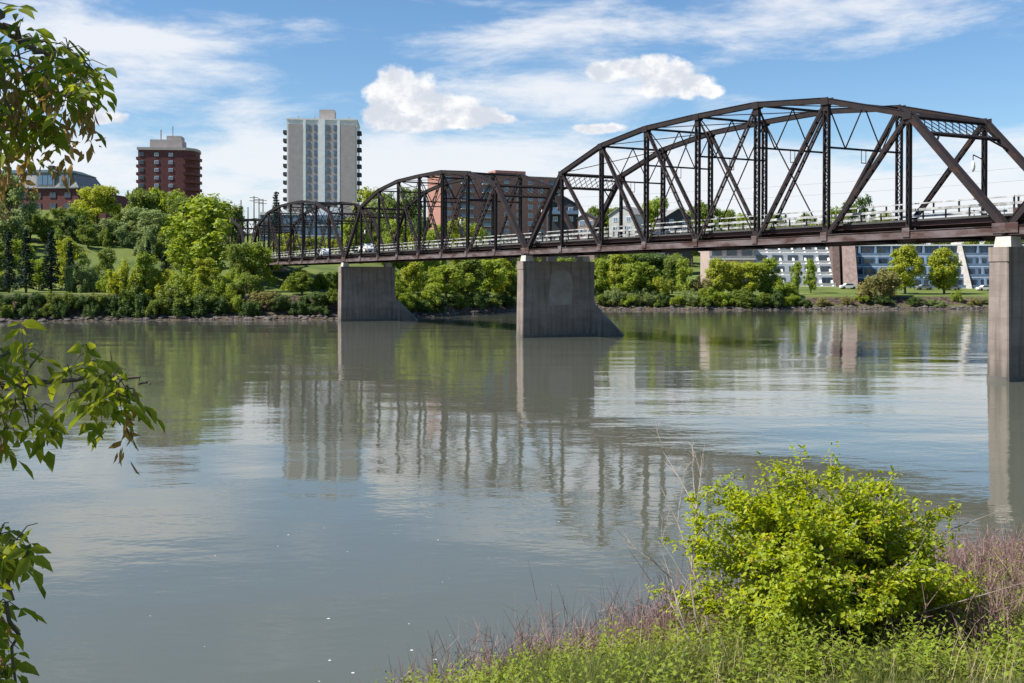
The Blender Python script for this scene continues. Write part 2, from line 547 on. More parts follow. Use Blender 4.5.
def ground_material():
    m = bpy.data.materials.new('grassy_ground')
    m.use_nodes = True
    nt = m.node_tree; L = nt.links.new; N = nt.nodes.new
    b = nt.nodes['Principled BSDF']
    b.inputs['Roughness'].default_value = 0.95
    b.inputs['Specular IOR Level'].default_value = 0.15
    g = N('ShaderNodeNewGeometry')
    sep = N('ShaderNodeSeparateXYZ'); L(g.outputs['Position'], sep.inputs[0])
    sn = N('ShaderNodeSeparateXYZ'); L(g.outputs['Normal'], sn.inputs[0])
    n1 = N('ShaderNodeTexNoise'); n1.inputs['Scale'].default_value = 0.12; n1.inputs['Detail'].default_value = 8
    L(g.outputs['Position'], n1.inputs['Vector'])
    n2 = N('ShaderNodeTexNoise'); n2.inputs['Scale'].default_value = 1.4; n2.inputs['Detail'].default_value = 8
    L(g.outputs['Position'], n2.inputs['Vector'])
    cr = N('ShaderNodeValToRGB')
    e = cr.color_ramp.elements
    e[0].position = 0.32; e[0].color = (0.075, 0.110, 0.028, 1)
    e[1].position = 0.68; e[1].color = (0.150, 0.180, 0.045, 1)
    L(n1.outputs[0], cr.inputs[0])
    dirt = N('ShaderNodeValToRGB')
    e = dirt.color_ramp.elements
    e[0].position = 0.35; e[0].color = (0.030, 0.022, 0.017, 1)
    e[1].position = 0.7; e[1].color = (0.135, 0.10, 0.075, 1)
    L(n2.outputs[0], dirt.inputs[0])
    # soil where it is steep, or low down at the water
    mr = N('ShaderNodeMapRange'); L(sn.outputs[2], mr.inputs[0])
    mr.inputs[1].default_value = 0.90; mr.inputs[2].default_value = 0.97
    mr.inputs[3].default_value = 1; mr.inputs[4].default_value = 0
    ml = N('ShaderNodeMapRange'); L(sep.outputs[2], ml.inputs[0])
    ml.inputs[1].default_value = 0.4; ml.inputs[2].default_value = 1.1
    ml.inputs[3].default_value = 1; ml.inputs[4].default_value = 0
    mm = N('ShaderNodeMath'); mm.operation = 'MAXIMUM'; L(mr.outputs[0], mm.inputs[0]); L(ml.outputs[0], mm.inputs[1])
    mx = N('ShaderNodeMix'); mx.data_type = 'RGBA'
    L(mm.outputs[0], mx.inputs[0]); L(cr.outputs[0], mx.inputs[6]); L(dirt.outputs[0], mx.inputs[7])
    L(mx.outputs[2], b.inputs['Base Color'])
    bp = N('ShaderNodeBump'); bp.inputs['Strength'].default_value = 0.6; bp.inputs['Distance'].default_value = 0.25
    L(n2.outputs[0], bp.inputs['Height']); L(bp.outputs[0], b.inputs['Normal'])
    return m


M['ground'] = ground_material()


def all_ground(X, Y):
    """river bed, near bank and far bank in one sheet that reaches the horizon"""
    yb = np.interp(X, BX, BY); ys = np.interp(X, NX, NYS)
    mid = (yb + ys) / 2
    return np.where(Y > mid, np.maximum(far_ground(X, Y), -3.5), near_ground(X, Y))


xs = np.concatenate([np.linspace(-2500, -170, 24), np.arange(-160, -14, 2.0), np.arange(-14, 24, 0.6), np.arange(24, 190, 2.0), np.linspace(195, 2500, 24)])
ys = np.concatenate([np.linspace(-300, -20, 8), np.arange(-16, 36, 0.6), np.arange(40, 140, 8.0), np.arange(140, 360, 1.6), np.linspace(365, 700, 40), np.linspace(740, 3500, 20)])
grid_sheet('ground', xs, ys, all_ground, M['ground'])


def water_material():
    m = bpy.data.materials.new('river_water')
    m.use_nodes = True
    nt = m.node_tree; L = nt.links.new; N = nt.nodes.new
    b = nt.nodes['Principled BSDF']
    b.inputs['Base Color'].default_value = (0.098, 0.102, 0.076, 1)
    b.inputs['Roughness'].default_value = 0.035
    b.inputs['IOR'].default_value = 1.33
    g = N('ShaderNodeNewGeometry')

    def nz(scale, rot, sx, sy, detail, rough=0.5):
        mp = N('ShaderNodeMapping'); mp.inputs['Scale'].default_value = (sx, sy, 1)
        mp.inputs['Rotation'].default_value = (0, 0, rot)
        L(g.outputs['Position'], mp.inputs[0])
        n = N('ShaderNodeTexNoise'); n.inputs['Scale'].default_value = scale; n.inputs['Detail'].default_value = detail
        n.inputs['Roughness'].default_value = rough
        L(mp.outputs[0], n.inputs['Vector'])
        return n.outputs[0]
    a = nz(0.9, 0.25, 0.55, 1.0, 3)
    c = nz(0.12, -0.1, 0.5, 1.0, 2)
    fine = nz(4.5, 0.3, 0.6, 1.0, 2)
    gust = nz(0.035, 0.15, 0.3, 1.0, 3)               # where the breeze touches the surface
    gm = N('ShaderNodeMapRange'); L(gust, gm.inputs[0])
    gm.inputs[1].default_value = 0.42; gm.inputs[2].default_value = 0.66; gm.inputs[3].default_value = 0.45; gm.inputs[4].default_value = 0.85

    vo = N('ShaderNodeTexVoronoi'); vo.inputs['Scale'].default_value = 2.6
    L(g.outputs['Position'], vo.inputs['Vector'])
    vr = N('ShaderNodeSeparateColor'); L(vo.outputs['Color'], vr.inputs[0])
    th = N('ShaderNodeMath'); th.operation = 'MULTIPLY'; L(vr.outputs[0], th.inputs[0]); th.inputs[1].default_value = 0.075
    speck_mask = nz(0.16, 0.4, 0.5, 1.0, 3)
    dm = N('ShaderNodeMapRange'); L(speck_mask, dm.inputs[0])
    dm.inputs[1].default_value = 0.48; dm.inputs[2].default_value = 0.62; dm.inputs[3].default_value = 0.0; dm.inputs[4].default_value = 1.0
    t2 = N('ShaderNodeMath'); t2.operation = 'MULTIPLY'; L(th.outputs[0], t2.inputs[0]); L(dm.outputs[0], t2.inputs[1])
    lt = N('ShaderNodeMath'); lt.operation = 'LESS_THAN'; L(vo.outputs['Distance'], lt.inputs[0]); L(t2.outputs[0], lt.inputs[1])
    fx = N('ShaderNodeMix'); fx.data_type = 'RGBA'
    L(lt.outputs[0], fx.inputs[0])
    fx.inputs[6].default_value = (0.098, 0.102, 0.076, 1); fx.inputs[7].default_value = (0.6, 0.6, 0.58, 1)   # sparse white specks in patches
    L(fx.outputs[2], b.inputs['Base Color'])

    def ma(op, x, y):
        n = N('ShaderNodeMath'); n.operation = op
        for i, v in enumerate((x, y)):
            if isinstance(v, (int, float)): n.inputs[i].default_value = v
            else: L(v, n.inputs[i])
        return n.outputs[0]
    h = ma('ADD', ma('MULTIPLY', ma('MULTIPLY', a, 0.019), gm.outputs[0]), ma('MULTIPLY', c, 0.085))
    h = ma('ADD', h, ma('MULTIPLY', ma('MULTIPLY', fine, 0.0048), gm.outputs[0]))
    bp = N('ShaderNodeBump'); bp.inputs['Strength'].default_value = 1.0; bp.inputs['Distance'].default_value = 1.0
    L(h, bp.inputs['Height']); L(bp.outputs[0], b.inputs['Normal'])
    return m


M['water'] = water_material()
wb = MB()
wb.add([(-2500, -300, 0), (2500, -300, 0), (2500, 420, 0), (-2500, 420, 0)], [(0, 1, 2, 3)])
tag(wb.build('water', M['water']), kind='structure')

# ------------------------------------------------------------------ the truss bridge
ANG = math.atan2(BR_D[1], BR_D[0])                 # local +x runs along the bridge, away from the camera
GRADE = math.atan2(5.4 * U_, SPAN)
NP, PL = 8, SPAN / 8
TH = [0, 132 * U_, 165.5 * U_, 178.3 * U_, 179.6 * U_, 178.3 * U_, 165.5 * U_, 132 * U_, 0]
WT = 7.1                                          # between the trusses; local +y must point to n, so y is flipped
SGN = -1.0                                        # n is to the right of d: local y = -w


def yl(w):
    return SGN * w


def laced(mb, p, q, a, b, t=0.06, pitch=0.62, lace=0.075):
    """built-up post of two side plates joined by zigzag lacing; a along x, b along y"""
    p, q = Vector(p), Vector(q)
    d = (q - p).normalized()
    yv = Vector((0, 1, 0))
    xv = d.cross(yv).normalized()
    for s in (-1, 1):
        o = xv * (s * (a / 2 - t / 2))
        mb.beam(p + o, q + o, t, b, up=yv)
    L = (q - p).length
    n = max(2, int(L / pitch))
    for f in (-1, 1):
        for k in range(n):
            s0 = -1 if k % 2 else 1
            A = p + d * (L * k / n) + xv * (s0 * (a / 2 - t)) + yv * (f * (b / 2 - 0.015))
            B = p + d * (L * (k + 1) / n) + xv * (-s0 * (a / 2 - t)) + yv * (f * (b / 2 - 0.015))
            mb.beam(A, B, lace, 0.02, up=yv)
        for e in (0.03, 0.97):                    # batten plates at the ends
            c0 = p + d * (L * (e - 0.03) + 0.02) + yv * (f * (b / 2 + 0.012))
            c1 = p + d * (L * (e + 0.03) - 0.02) + yv * (f * (b / 2 + 0.012))
            mb.beam(c0, c1, a * 0.98, 0.02, up=yv)


def Un(i): return Vector((i * PL, 0, TH[i]))
def Ln(i): return Vector((i * PL, 0, 0))


bridge = empty('truss_bridge', (BR_O[0] - BR_D[0] * SPAN, BR_O[1] - BR_D[1] * SPAN, deck_z(-1)), 0)
bridge.rotation_euler = (0, -GRADE, ANG)
tag(bridge, 'long dark rusty steel through-truss road bridge crossing the river on concrete piers', 'bridge')


def make_truss():
    b = MB()
    b.span(0.25, SPAN - 0.25, -0.20, 0.20, -0.27, 0.22)              # bottom chord box
    b.span(0.25, SPAN - 0.25, -0.27, 0.27, 0.222, 0.25)
    b.span(0.25, SPAN - 0.25, -0.27, 0.27, -0.30, -0.272)
    for i in range(9):                            # joint plates
        for q in (-1, 1):
            b.box((i * PL + (0.45 if i == 0 else -0.45 if i == 8 else 0), q * 0.285, 0.12), (0.9 if i in (0, 8) else 0.62, 0.025, 0.60))
    root = b.build('truss', M['chord'], bridge)
    t = MB()
    for i in range(1, 8):
        for q in (-1, 1):
            t.box((i * PL, q * .245, TH[i] - 0.05), (0.75, 0.022, 0.52))
    for i in range(1, 7):
        t.beam(Un(i), Un(i + 1), 0.42, 0.38, up=(0, 0, 1))
        t.beam(Un(i) + Vector((0, 0, .206)), Un(i + 1) + Vector((0, 0, .206)), 0.52, 0.03)
    t.build('top_chord', M['steel'], root)
    for a, c in ((0, 1), (8, 7)):
        e = MB()
        e.beam(Ln(a), Un(c), 0.40, 0.42, up=(0, 1, 0))
        n = (Un(c) - Ln(a)).normalized().cross(Vector((0, 1, 0)))
        if n.z < 0: n = -n
        e.beam(Ln(a) + n * .218, Un(c) + n * .218, 0.50, 0.03, up=n)
        g = MB()
        e.build('end_post', M['steel_rust'], root)
    for i in range(1, 8):
        v = MB()
        if i in (1, 7):
            laced(v, Ln(i) + Vector((0, 0, .2)), Un(i) - Vector((0, 0, .2)), 0.30, 0.26, pitch=0.5, lace=0.05)
        else:
            laced(v, Ln(i) + Vector((0, 0, .2)), Un(i) - Vector((0, 0, .2)), 0.54, 0.24, t=.08, pitch=.5, lace=.055)
        v.build('vertical_post', M['steel'], root)
    for a, c, w in ((1, 2, .27), (2, 3, .23), (3, 4, .17), (5, 4, .17), (6, 5, .23), (7, 6, .27)):
        dmb = MB()
        dv = (Ln(c) - Un(a)).normalized()
        up = dv.cross(Vector((0, 1, 0)))
        for s in (-1, 1):
            dmb.beam(Un(a) + Vector((0, s * .13, 0)), Ln(c) + Vector((0, s * .13, 0)), 0.07, w, up=up)
        n = 14
        for k in range(1, n):
            p = Un(a).lerp(Ln(c), k / n)
            dmb.beam(p - Vector((0, .13, 0)) , p + Vector((0, .13, 0)), 0.12, w * .7, up=up)
        dmb.build('diagonal', M['steel_rust'], root)
    for c in (3, 5):
        k = MB()
        up = (Ln(c) - Un(4)).normalized().cross(Vector((0, 1, 0)))
        k.beam(Un(4), Ln(c), 0.05, 0.11, up=up)
        k.build('counter_brace', M['steel'], root)
    return root


truss0 = make_truss()

# parts of one span that join the trusses
def make_span_parts():
    parts = []
    Y0, Y1 = yl(0.0), yl(WT)
    ym = (Y0 + Y1) / 2
    for e, k in ((0, 1), (8, 7)):                 # portal frames with lattice
        pm = MB()
        A, B = Ln(e), Un(k)
        d = (B - A).normalized()
        top = B - d * 0.15
        bot = B - d * 1.85
        def P(p, y): return Vector((p.x, y, p.z))
        pm.beam(P(top, Y0), P(top, Y1), 0.22, 0.26, up=d)
        pm.beam(P(bot, Y0), P(bot, Y1), 0.20, 0.20, up=d)
        nb = 11
        for j in range(nb):
            for q in (0, 1):
                y0 = Y0 + (Y1 - Y0) * j / nb; y1 = Y0 + (Y1 - Y0) * (j + 1) / nb
                a, c = (top, bot) if q else (bot, top)
                pm.beam(P(a, y0), P(c, y0 + (y1 - y0) * 2 if 0 <= j < nb - 1 else y1), 0.04, 0.055, up=d)
        for yy, s in ((Y0, -1), (Y1, 1)):
            pm.beam(P(B - d * 3.1, yy), P(bot, yy + s * 1.3), 0.10, 0.12, up=d)
        parts.append(pm.build('portal_frame', M['steel'], bridge))
    for i in range(2, 7):
        sm = MB()
        zt, zb = TH[i] - 0.05, max(5.9, TH[i] - 3.3)
        x = i * PL
        sm.beam((x, Y0, zt), (x, Y1, zt), 0.16, 0.18)
        sm.beam((x, Y0, zb), (x, Y1, zb), 0.10, 0.14)
        for j in range(2):
            ya = Y0 + (Y1 - Y0) * j / 2; yb_ = Y0 + (Y1 - Y0) * (j + .5) / 2; yc = Y0 + (Y1 - Y0) * (j + 1) / 2
            sm.beam((x, ya, zt), (x, yb_, zb), 0.05, 0.09)
            sm.beam((x, yb_, zb), (x, yc, zt), 0.05, 0.09)
        parts.append(sm.build('sway_frame', M['steel'], bridge))
        hb = MB()                                 # small wire hanger under the lower strut
        hx, hy = x, ym
        for s in (-1, 1):
            hb.beam((hx, hy + s * .22, zb - .06), (hx, hy + s * .22, zb - .95), 0.035, 0.035)
        hb.beam((hx, hy - .24, zb - .95), (hx, hy + .24, zb - .95), 0.04, 0.06)
        parts.append(hb.build('wire_hanger', M['steel'], bridge))
    lt = MB()
    for i in range(1, 7):
        a, c = Un(i), Un(i + 1)
        lt.beam((a.x, Y0, a.z + .1), (c.x, Y1, c.z + .1), 0.07, 0.07)
        lt.beam((a.x, Y1, a.z + .02), (c.x, Y0, c.z + .02), 0.07, 0.07)
    parts.append(lt.build('top_lateral_bracing', M['steel'], bridge))
    for i in range(9):
        fb = MB()
        x = min(max(i * PL, 0.35), SPAN - 0.35)
        fb.span(x - .02, x + .02, Y1, Y0, -0.20, 0.52)
        fb.span(x - .16, x + .16, Y1, Y0, 0.52, 0.55)
        fb.span(x - .16, x + .16, Y1, Y0, -0.23, -0.20)
        parts.append(fb.build('floor_beam', M['steel'], bridge))
    st = MB()
    for k in range(7):
        y = yl(0.75 + k * (WT - 1.5) / 6)
        st.span(0.02, SPAN - .02, y - .015, y + .015, 0.55, 0.86)
        st.span(0.02, SPAN - .02, y - .09, y + .09, 0.551, 0.575)
    parts.append(st.build('stringers', M['timber'], bridge))
    dk = MB()
    dk.span(0.0, SPAN, yl(WT - .48), yl(.48), 0.861, 1.0)
    parts.append(dk.build('deck', M['asphalt'], bridge))
    for w in (0.62, WT - .62):
        kb = MB()
        kb.span(0.0, SPAN, yl(w) - .13, yl(w) + .13, 1.002, 1.30)
        s = 1 if w < 1 else -1
        kb.span(0.0, SPAN, yl(w) + s * .145, yl(w) + s * .20, 0.78, 1.33)
        kb.build('timber_kerb', M['timber'], bridge)
        parts.append(kb and bridge.children[-1])
        gr = MB()
        yy = yl(w) - s * 0.0
        for z, h in ((1.62, 0.16), (2.02, 0.085)):
            gr.span(0.05, SPAN - .05, yy - .035, yy + .035, z - h / 2, z + h / 2)
        n = 30
        for k in range(n + 1):
            x = 0.15 + (SPAN - .3) * k / n
            gr.slot = 1
            gr.span(x - .045, x + .045, yy - s * .09 - .04, yy - s * .09 + .04, 1.302, 2.08)
        parts.append(gr.build('guard_rail', [M['rail'], M['steel_rust']], bridge))
    wk = MB()
    wk.span(0, SPAN, yl(WT + 2.2), yl(WT + .45), 0.80, 0.92)
    for i in range(9):
        x = min(max(i * PL, 0.35), SPAN - 0.35)
        wk.span(x - .08, x + .08, yl(WT + 2.2), yl(WT + .29), 0.5, 0.798)
    parts.append(wk.build('walkway', M['timber'], bridge))
    wr = MB()
    yy = yl(WT + 2.1)
    for z in (1.25, 1.6, 1.98):
        wr.span(0, SPAN, yy - .02, yy + .02, z - .02, z + .02)
    for k in range(25):
        x = 0.1 + (SPAN - .2) * k / 24
        wr.span(x - .03, x + .03, yy - .028, yy + .028, .922, 2.03)
    parts.append(wr.build('walkway_railing', M['rail'], bridge))
    for i in (1, 4):
        lm = MB()                                 # street lamps bracketed to the far posts
        x = i * PL; zl = 4.35
        y0 = yl(WT - 0.22)
        lm.beam((x, y0, zl + .9), (x, yl(WT - 1.1), zl + 1.15), 0.06, 0.06)
        lm.tube([(x, yl(WT - 1.1), zl + 1.15), (x, yl(WT - 1.1), zl + .75)], [.03, .03], 6)
        br = lm.build('lamp_bracket', M['steel'], bridge)
        lg = MB()
        lg.tube([(x, yl(WT - 1.1), zl + .76), (x, yl(WT - 1.1), zl + .6), (x, yl(WT - 1.1), zl + .35), (x, yl(WT - 1.1), zl + .12), (x, yl(WT - 1.1), zl)],
                [.04, .11, .15, .11, .03], 10)
        lg.build('lamp_globe', M['lampglass'], br, smooth=True)
        parts.append(br)
    return parts


truss1 = dup(truss0, bridge)
truss1.location = (0, yl(WT), 0)
span_parts = make_span_parts()
for k in range(1, 5):
    for y in (0, yl(WT)):
        c = dup(truss0, bridge)
        c.location = (k * SPAN, y, 0)
    for p in span_parts:
        c = dup(p, bridge)
        c.location = (p.location.x + k * SPAN, p.location.y, p.location.z)

# ------------------------------------------------------------------ piers
def make_pier(s, z_base, label, nose=True, patch=False, z_top_off=-1.02, water=True):
    ox, oy = BR_O + BR_D * SPAN * s
    root = empty('concrete_pier', (ox, oy, 0), math.atan2(BR_N[1], BR_N[0]))   # local x = across the bridge, y = along it
    tag(root, label, 'bridge pier', 'concrete piers under the bridge')
    zt = deck_z(s) + z_top_off
    T = 0.66

    def ring(z, x0, x1, t, ch):
        f = t - ch
        return [(x0, -f, z), (x0 + ch * .8, -t, z), (x1 - ch * .8, -t, z), (x1, -f, z), (x1, f, z), (x1 - ch * .8, t, z), (x0 + ch * .8, t, z), (x0, f, z)]
    m = MB()
    hz = zt - z_base
    cap = 0.85
    zc = zt - cap
    bt = 0.14                                      # batter at the foot
    m.prism(ring(z_base, -.85 - bt, 8.1 + bt * .3, T + bt, .10), ring(zc, -.85, 8.1, T, .08))
    body = m.build('shaft', M['concrete'], root)
    c = MB()
    c.prism(ring(zc + .002, -.90, 8.15, T + .05, .09), ring(zt, -.90, 8.15, T + .05, .09))
    c.build('cap', M['concrete'], root)
    for w in (0, WT):
        p = MB()
        p.prism([(w - .5, -.6, zt), (w + .5, -.6, zt), (w + .5, .6, zt), (w - .5, .6, zt)],
                [(w - .42, -.52, zt + .62), (w + .42, -.52, zt + .62), (w + .42, .52, zt + .62), (w - .42, .52, zt + .62)])
        p.build('bearing_pedestal', M['pale_concrete'], root)
    if nose:                                       # sloping ice breaker on the upstream side
        n = MB()
        zn, x0, x1, zb = 3.75, 7.2, 12.2, z_base
        ex = (x1 - 8.1) / 3.75 * (0 - zb)
        def prof(y, q):
            return [(x0, y, zb), (x1 + ex - q, y, zb), (8.1 + .05 - q, y, zn), (x0, y, zn)]
        n.prism(prof(-T - .10, .45), prof(-T * .55, 0))
        n.prism(prof(-T * .55 + .002, 0), prof(T * .55 - .002, 0))
        n.prism(prof(T * .55, 0), prof(T + .10, .45))
        n.build('ice_breaker', M['concrete'], root)
    if water:                                      # damp band and loosened stones at the waterline
        d = MB()
        d.prism(ring(-0.5, -.985, 8.19, T + .125, .11), ring(0.28, -.975, 8.18, T + .115, .11))
        d.build('damp_band', M['stain'], root)
    if patch:
        q = MB()
        def yo(z):
            return -T - .14 * (zc - z) / (zc - z_base) - .006
        pts = [(2.3, 3.4), (5.2, 3.5), (5.3, 5.6), (5.1, 6.9), (4.4, 7.2), (3.2, 7.2), (2.6, 6.8), (2.4, 5.2)]
        q.prism([(x, yo(z), z) for x, z in pts], [(x, yo(z) + .3, z) for x, z in pts])
        q.build('repair_patch', M['patch'], root)
    return root


make_pier(0, -3.4, 'concrete bridge pier cut by the right edge, sunlit on its narrow end')
make_pier(1, -3.4, 'middle concrete bridge pier with sloping ice breaker and a pale repair patch', patch=True)
make_pier(2, -3.4, 'smaller concrete river pier nearest the far bank, below the grey tower')
gp = BR_O + BR_D * SPAN * 3
make_pier(3, ground_z(gp[0] + 3, gp[1] + 1.5) - 1.0, 'concrete pier on land among the bank trees at the far end', nose=False, water=False)
ab = MB()                                          # abutment where the bridge meets the bank
a_o = BR_O + BR_D * SPAN * 4.0
abt = empty('abutment', (a_o[0], a_o[1], 0), ANG)
tag(abt, 'concrete abutment where the truss bridge meets the far hillside', 'abutment')
ab.span(-0.5, 3, yl(10), yl(-2), 2, deck_z(4) - .6)
ab.span(0.3, 3, yl(10), yl(-2), deck_z(4) - .6, deck_z(4) + .8)
ab.build('abutment_wall', M['concrete'], abt)
rd = MB()
for k in range(14):
    s0, s1 = 4.0 + k * .3, 4.0 + (k + 1) * .3
    def rp(s, w):
        p = BR_O + BR_D * SPAN * s + BR_N * w
        return (p[0], p[1], min(deck_z(min(s, 4)) + .85 + max(s - 4, 0) * SPAN * .045, 30) + .16)
    rd.add([rp(s0, -1), rp(s1, -1), rp(s1, 8), rp(s0, 8)], [(0, 1, 2, 3)])
tag(rd.build('road', M['asphalt']), kind='structure')

# ------------------------------------------------------------------ foliage kit
def leaf_quads(P, Nn, size, rngl, aspect=0.6):
    """diamond leaves at points P with normals Nn"""
    n = len(P)
    Nn = Nn / (np.linalg.norm(Nn, axis=1, keepdims=True) + 1e-9)
    a = rngl.normal(size=(n, 3))
    t = np.cross(Nn, a); t /= (np.linalg.norm(t, axis=1, keepdims=True) + 1e-9)
    b = np.cross(Nn, t)
    s = size * rngl.uniform(0.6, 1.35, (n, 1))
    v = np.stack([P - t * s, P + b * s * aspect, P + t * s, P - b * s * aspect], 1)
    return v.reshape(-1, 3)


def crown_points(n, lobes, rngl, fill=0.42):
    """lobes: list of (centre, radii). Points gather near the lobe surfaces."""
    w = np.array([l[1][0] * l[1][2] for l in lobes]); w = w / w.sum()
    idx = rngl.choice(len(lobes), n, p=w)
    C = np.array([l[0] for l in lobes])[idx]
    Rr = np.array([l[1] for l in lobes])[idx]
    d = rngl.normal(size=(n, 3)); d /= np.linalg.norm(d, axis=1, keepdims=True)
    r = 1 - fill * np.abs(rngl.normal(size=(n, 1))) * 0.9
    r = np.clip(r, 0.05, 1.0) * rngl.uniform(0.80, 1.30, (n, 1)) ** 1.3
    return C + d * r * Rr, d


def make_crown(kind, seed):
    rl = np.random.default_rng(seed)
    lobes = []
    a0, asy = rl.uniform(0, 6.28), rl.uniform(.15, .45)
    a1 = rl.uniform(0, 6.28)
    if kind == 'round':
        for i in range(60):
            a = rl.uniform(0, 2 * np.pi); q = rl.uniform(0.15, 1)
            z = rl.uniform(0.17, 0.90)
            rad = 0.38 * math.sin(math.pi * min(max((z - 0.02) / 1.0, 0), 1)) ** 0.6 * q * (1 + asy * math.cos(a - a0 + 2.2 * z) * .8 + .22 * math.cos(3 * a + a1))
            r = rl.uniform(0.065, 0.125)
            lobes.append(((rad * math.cos(a), rad * math.sin(a), z), (r, r, r * .85)))
        n, leaf = 8500, 0.0215
    elif kind == 'tall':
        for i in range(56):
            a = rl.uniform(0, 2 * np.pi); q = rl.uniform(0.1, 1)
            z = rl.uniform(0.14, 0.94)
            rad = 0.24 * math.sin(math.pi * min(max((z - 0.06) / 0.98, 0), 1)) ** 0.6 * q * (1 + asy * math.cos(a - a0 + 2.2 * z) + .2 * math.cos(3 * a + a1))
            r = rl.uniform(0.045, 0.085)
            lobes.append(((rad * math.cos(a), rad * math.sin(a), z), (r, r, r * 1.25)))
        n, leaf = 7000, 0.020
    elif kind == 'shrub':
        for i in range(44):
            a = rl.uniform(0, 2 * np.pi); q = math.sqrt(rl.uniform(0.02, 1))
            z = rl.uniform(0.04, 0.82)
            rad = 0.50 * q * (1 - 0.35 * z) * (1 + .5 * asy * math.cos(a - a0) + .2 * math.cos(3 * a + a1))
            z *= 1 - .3 * max(0, math.cos(a - a1)) * q
            r = rl.uniform(0.08, 0.15)
            lobes.append(((rad * math.cos(a), rad * math.sin(a), z * (1.06 - .35 * q)), (r * .8, r * .8, r * 1.35)))
        n, leaf = 7500, 0.026
    elif kind == 'oval':
        for i in range(90):
            a = rl.uniform(0, 2 * np.pi); q = rl.uniform(0.3, 1)
            z = rl.uniform(0.17, 0.93)
            rad = 0.34 * math.sin(math.pi * min(max((z - 0.12) / 0.90, 0), 1)) ** 0.75 * q * (1.15 - .45 * z)
            r = rl.uniform(0.06, 0.10)
            lobes.append(((rad * math.cos(a), rad * math.sin(a), z), (r, r, r)))
        n, leaf = 10000, 0.021
    P, d = crown_points(n, lobes, rl)
    Nn = d + rl.normal(size=d.shape) * 0.55 + np.array([0, 0, 0.35])
    return leaf_quads(P, Nn, leaf, rl, 0.65), lobes


def make_trunk_mb(kind, lobes, seed):
    rl = random.Random(seed)
    mb = MB()
    h = {'round': .72, 'tall': .86, 'shrub': .3, 'oval': .8}[kind]
    r = {'round': .026, 'tall': .022, 'shrub': .02, 'oval': .024}[kind]
    pts = [(rl.uniform(-.012, .012) * k, rl.uniform(-.012, .012) * k, h * k / 5 - (.04 if k == 0 else 0)) for k in range(6)]
    mb.tube(pts, [r * (1 - .15 * k) for k in range(6)], 7)
    for i in range(9):
        c = lobes[(i * 3) % len(lobes)][0]
        z0 = h * rl.uniform(0.2, 0.8)
        if c[2] < z0 + .05: z0 = max(0.02, c[2] - .15)
        mid = (c[0] * .45, c[1] * .45, z0 + (c[2] - z0) * .6)
        mb.tube([(0, 0, z0), mid, c], [r * .5, r * .33, r * .12], 5)
    return mb


def make_spruce(seed):
    rl = np.random.default_rng(seed)
    Q = []
    tiers = 24
    for k in range(tiers):
        z = 0.10 + 0.88 * k / tiers
        rad = 0.175 * (1 - (k / tiers)) ** 0.85 + 0.012
        nb = int(7 + 7 * (1 - k / tiers))
        for j in range(nb):
            a = rl.uniform(0, 2 * np.pi); rr = rad * rl.uniform(0.7, 1.15)
            m = 13
            t = rl.uniform(0.15, 1, m)[:, None]
            d = np.array([math.cos(a), math.sin(a), 0])
            side = np.array([-math.sin(a), math.cos(a), 0])
            P = np.array([0, 0, z]) + d * t * rr + side * rl.normal(size=(m, 1)) * .02 * (1.2 - t) - np.array([0, 0, .30]) * rr * t ** 1.5 + rl.normal(size=(m, 3)) * .006
            Nn = rl.normal(size=(m, 3)) * .5 + np.array([0, 0, 1.0])
            Q.append(leaf_quads(P, Nn, 0.021, rl, .4))
    return np.concatenate(Q)


LM = {
    'bright': leaf_mat('bright_spring_leaves', (0.185, 0.260, 0.034), (0.310, 0.375, 0.052)),
    'mid': leaf_mat('mid_green_leaves', (0.125, 0.180, 0.036), (0.215, 0.270, 0.050)),
    'yellow': leaf_mat('yellow_green_leaves', (0.245, 0.295, 0.034), (0.370, 0.395, 0.048)),
    'olive': leaf_mat('sage_green_leaves', (0.170, 0.230, 0.085), (0.270, 0.330, 0.120)),
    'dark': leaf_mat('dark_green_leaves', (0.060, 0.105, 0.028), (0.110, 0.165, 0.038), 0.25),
    'bronze': leaf_mat('bronze_green_leaves', (0.217, 0.217, 0.072), (0.312, 0.283, 0.102)),
    'needle': leaf_mat('spruce_needles', (0.016, 0.034, 0.022), (0.034, 0.060, 0.038), 0.1),
}
PROTO = {}
def proto_mesh(kind, seed):
    key = (kind, seed)
    if key not in PROTO:
        if kind == 'spruce':
            V = make_spruce(seed); mb = MB()
            mb.tube([(0, 0, -.04), (0, 0, .5), (0, 0, .97)], [.018, .012, .002], 6)
        else:
            V, lobes = make_crown(kind, seed * 13 + 5)
            mb = make_trunk_mb(kind, lobes, seed)
        PROTO[key] = (V, mb)
    return PROTO[key]


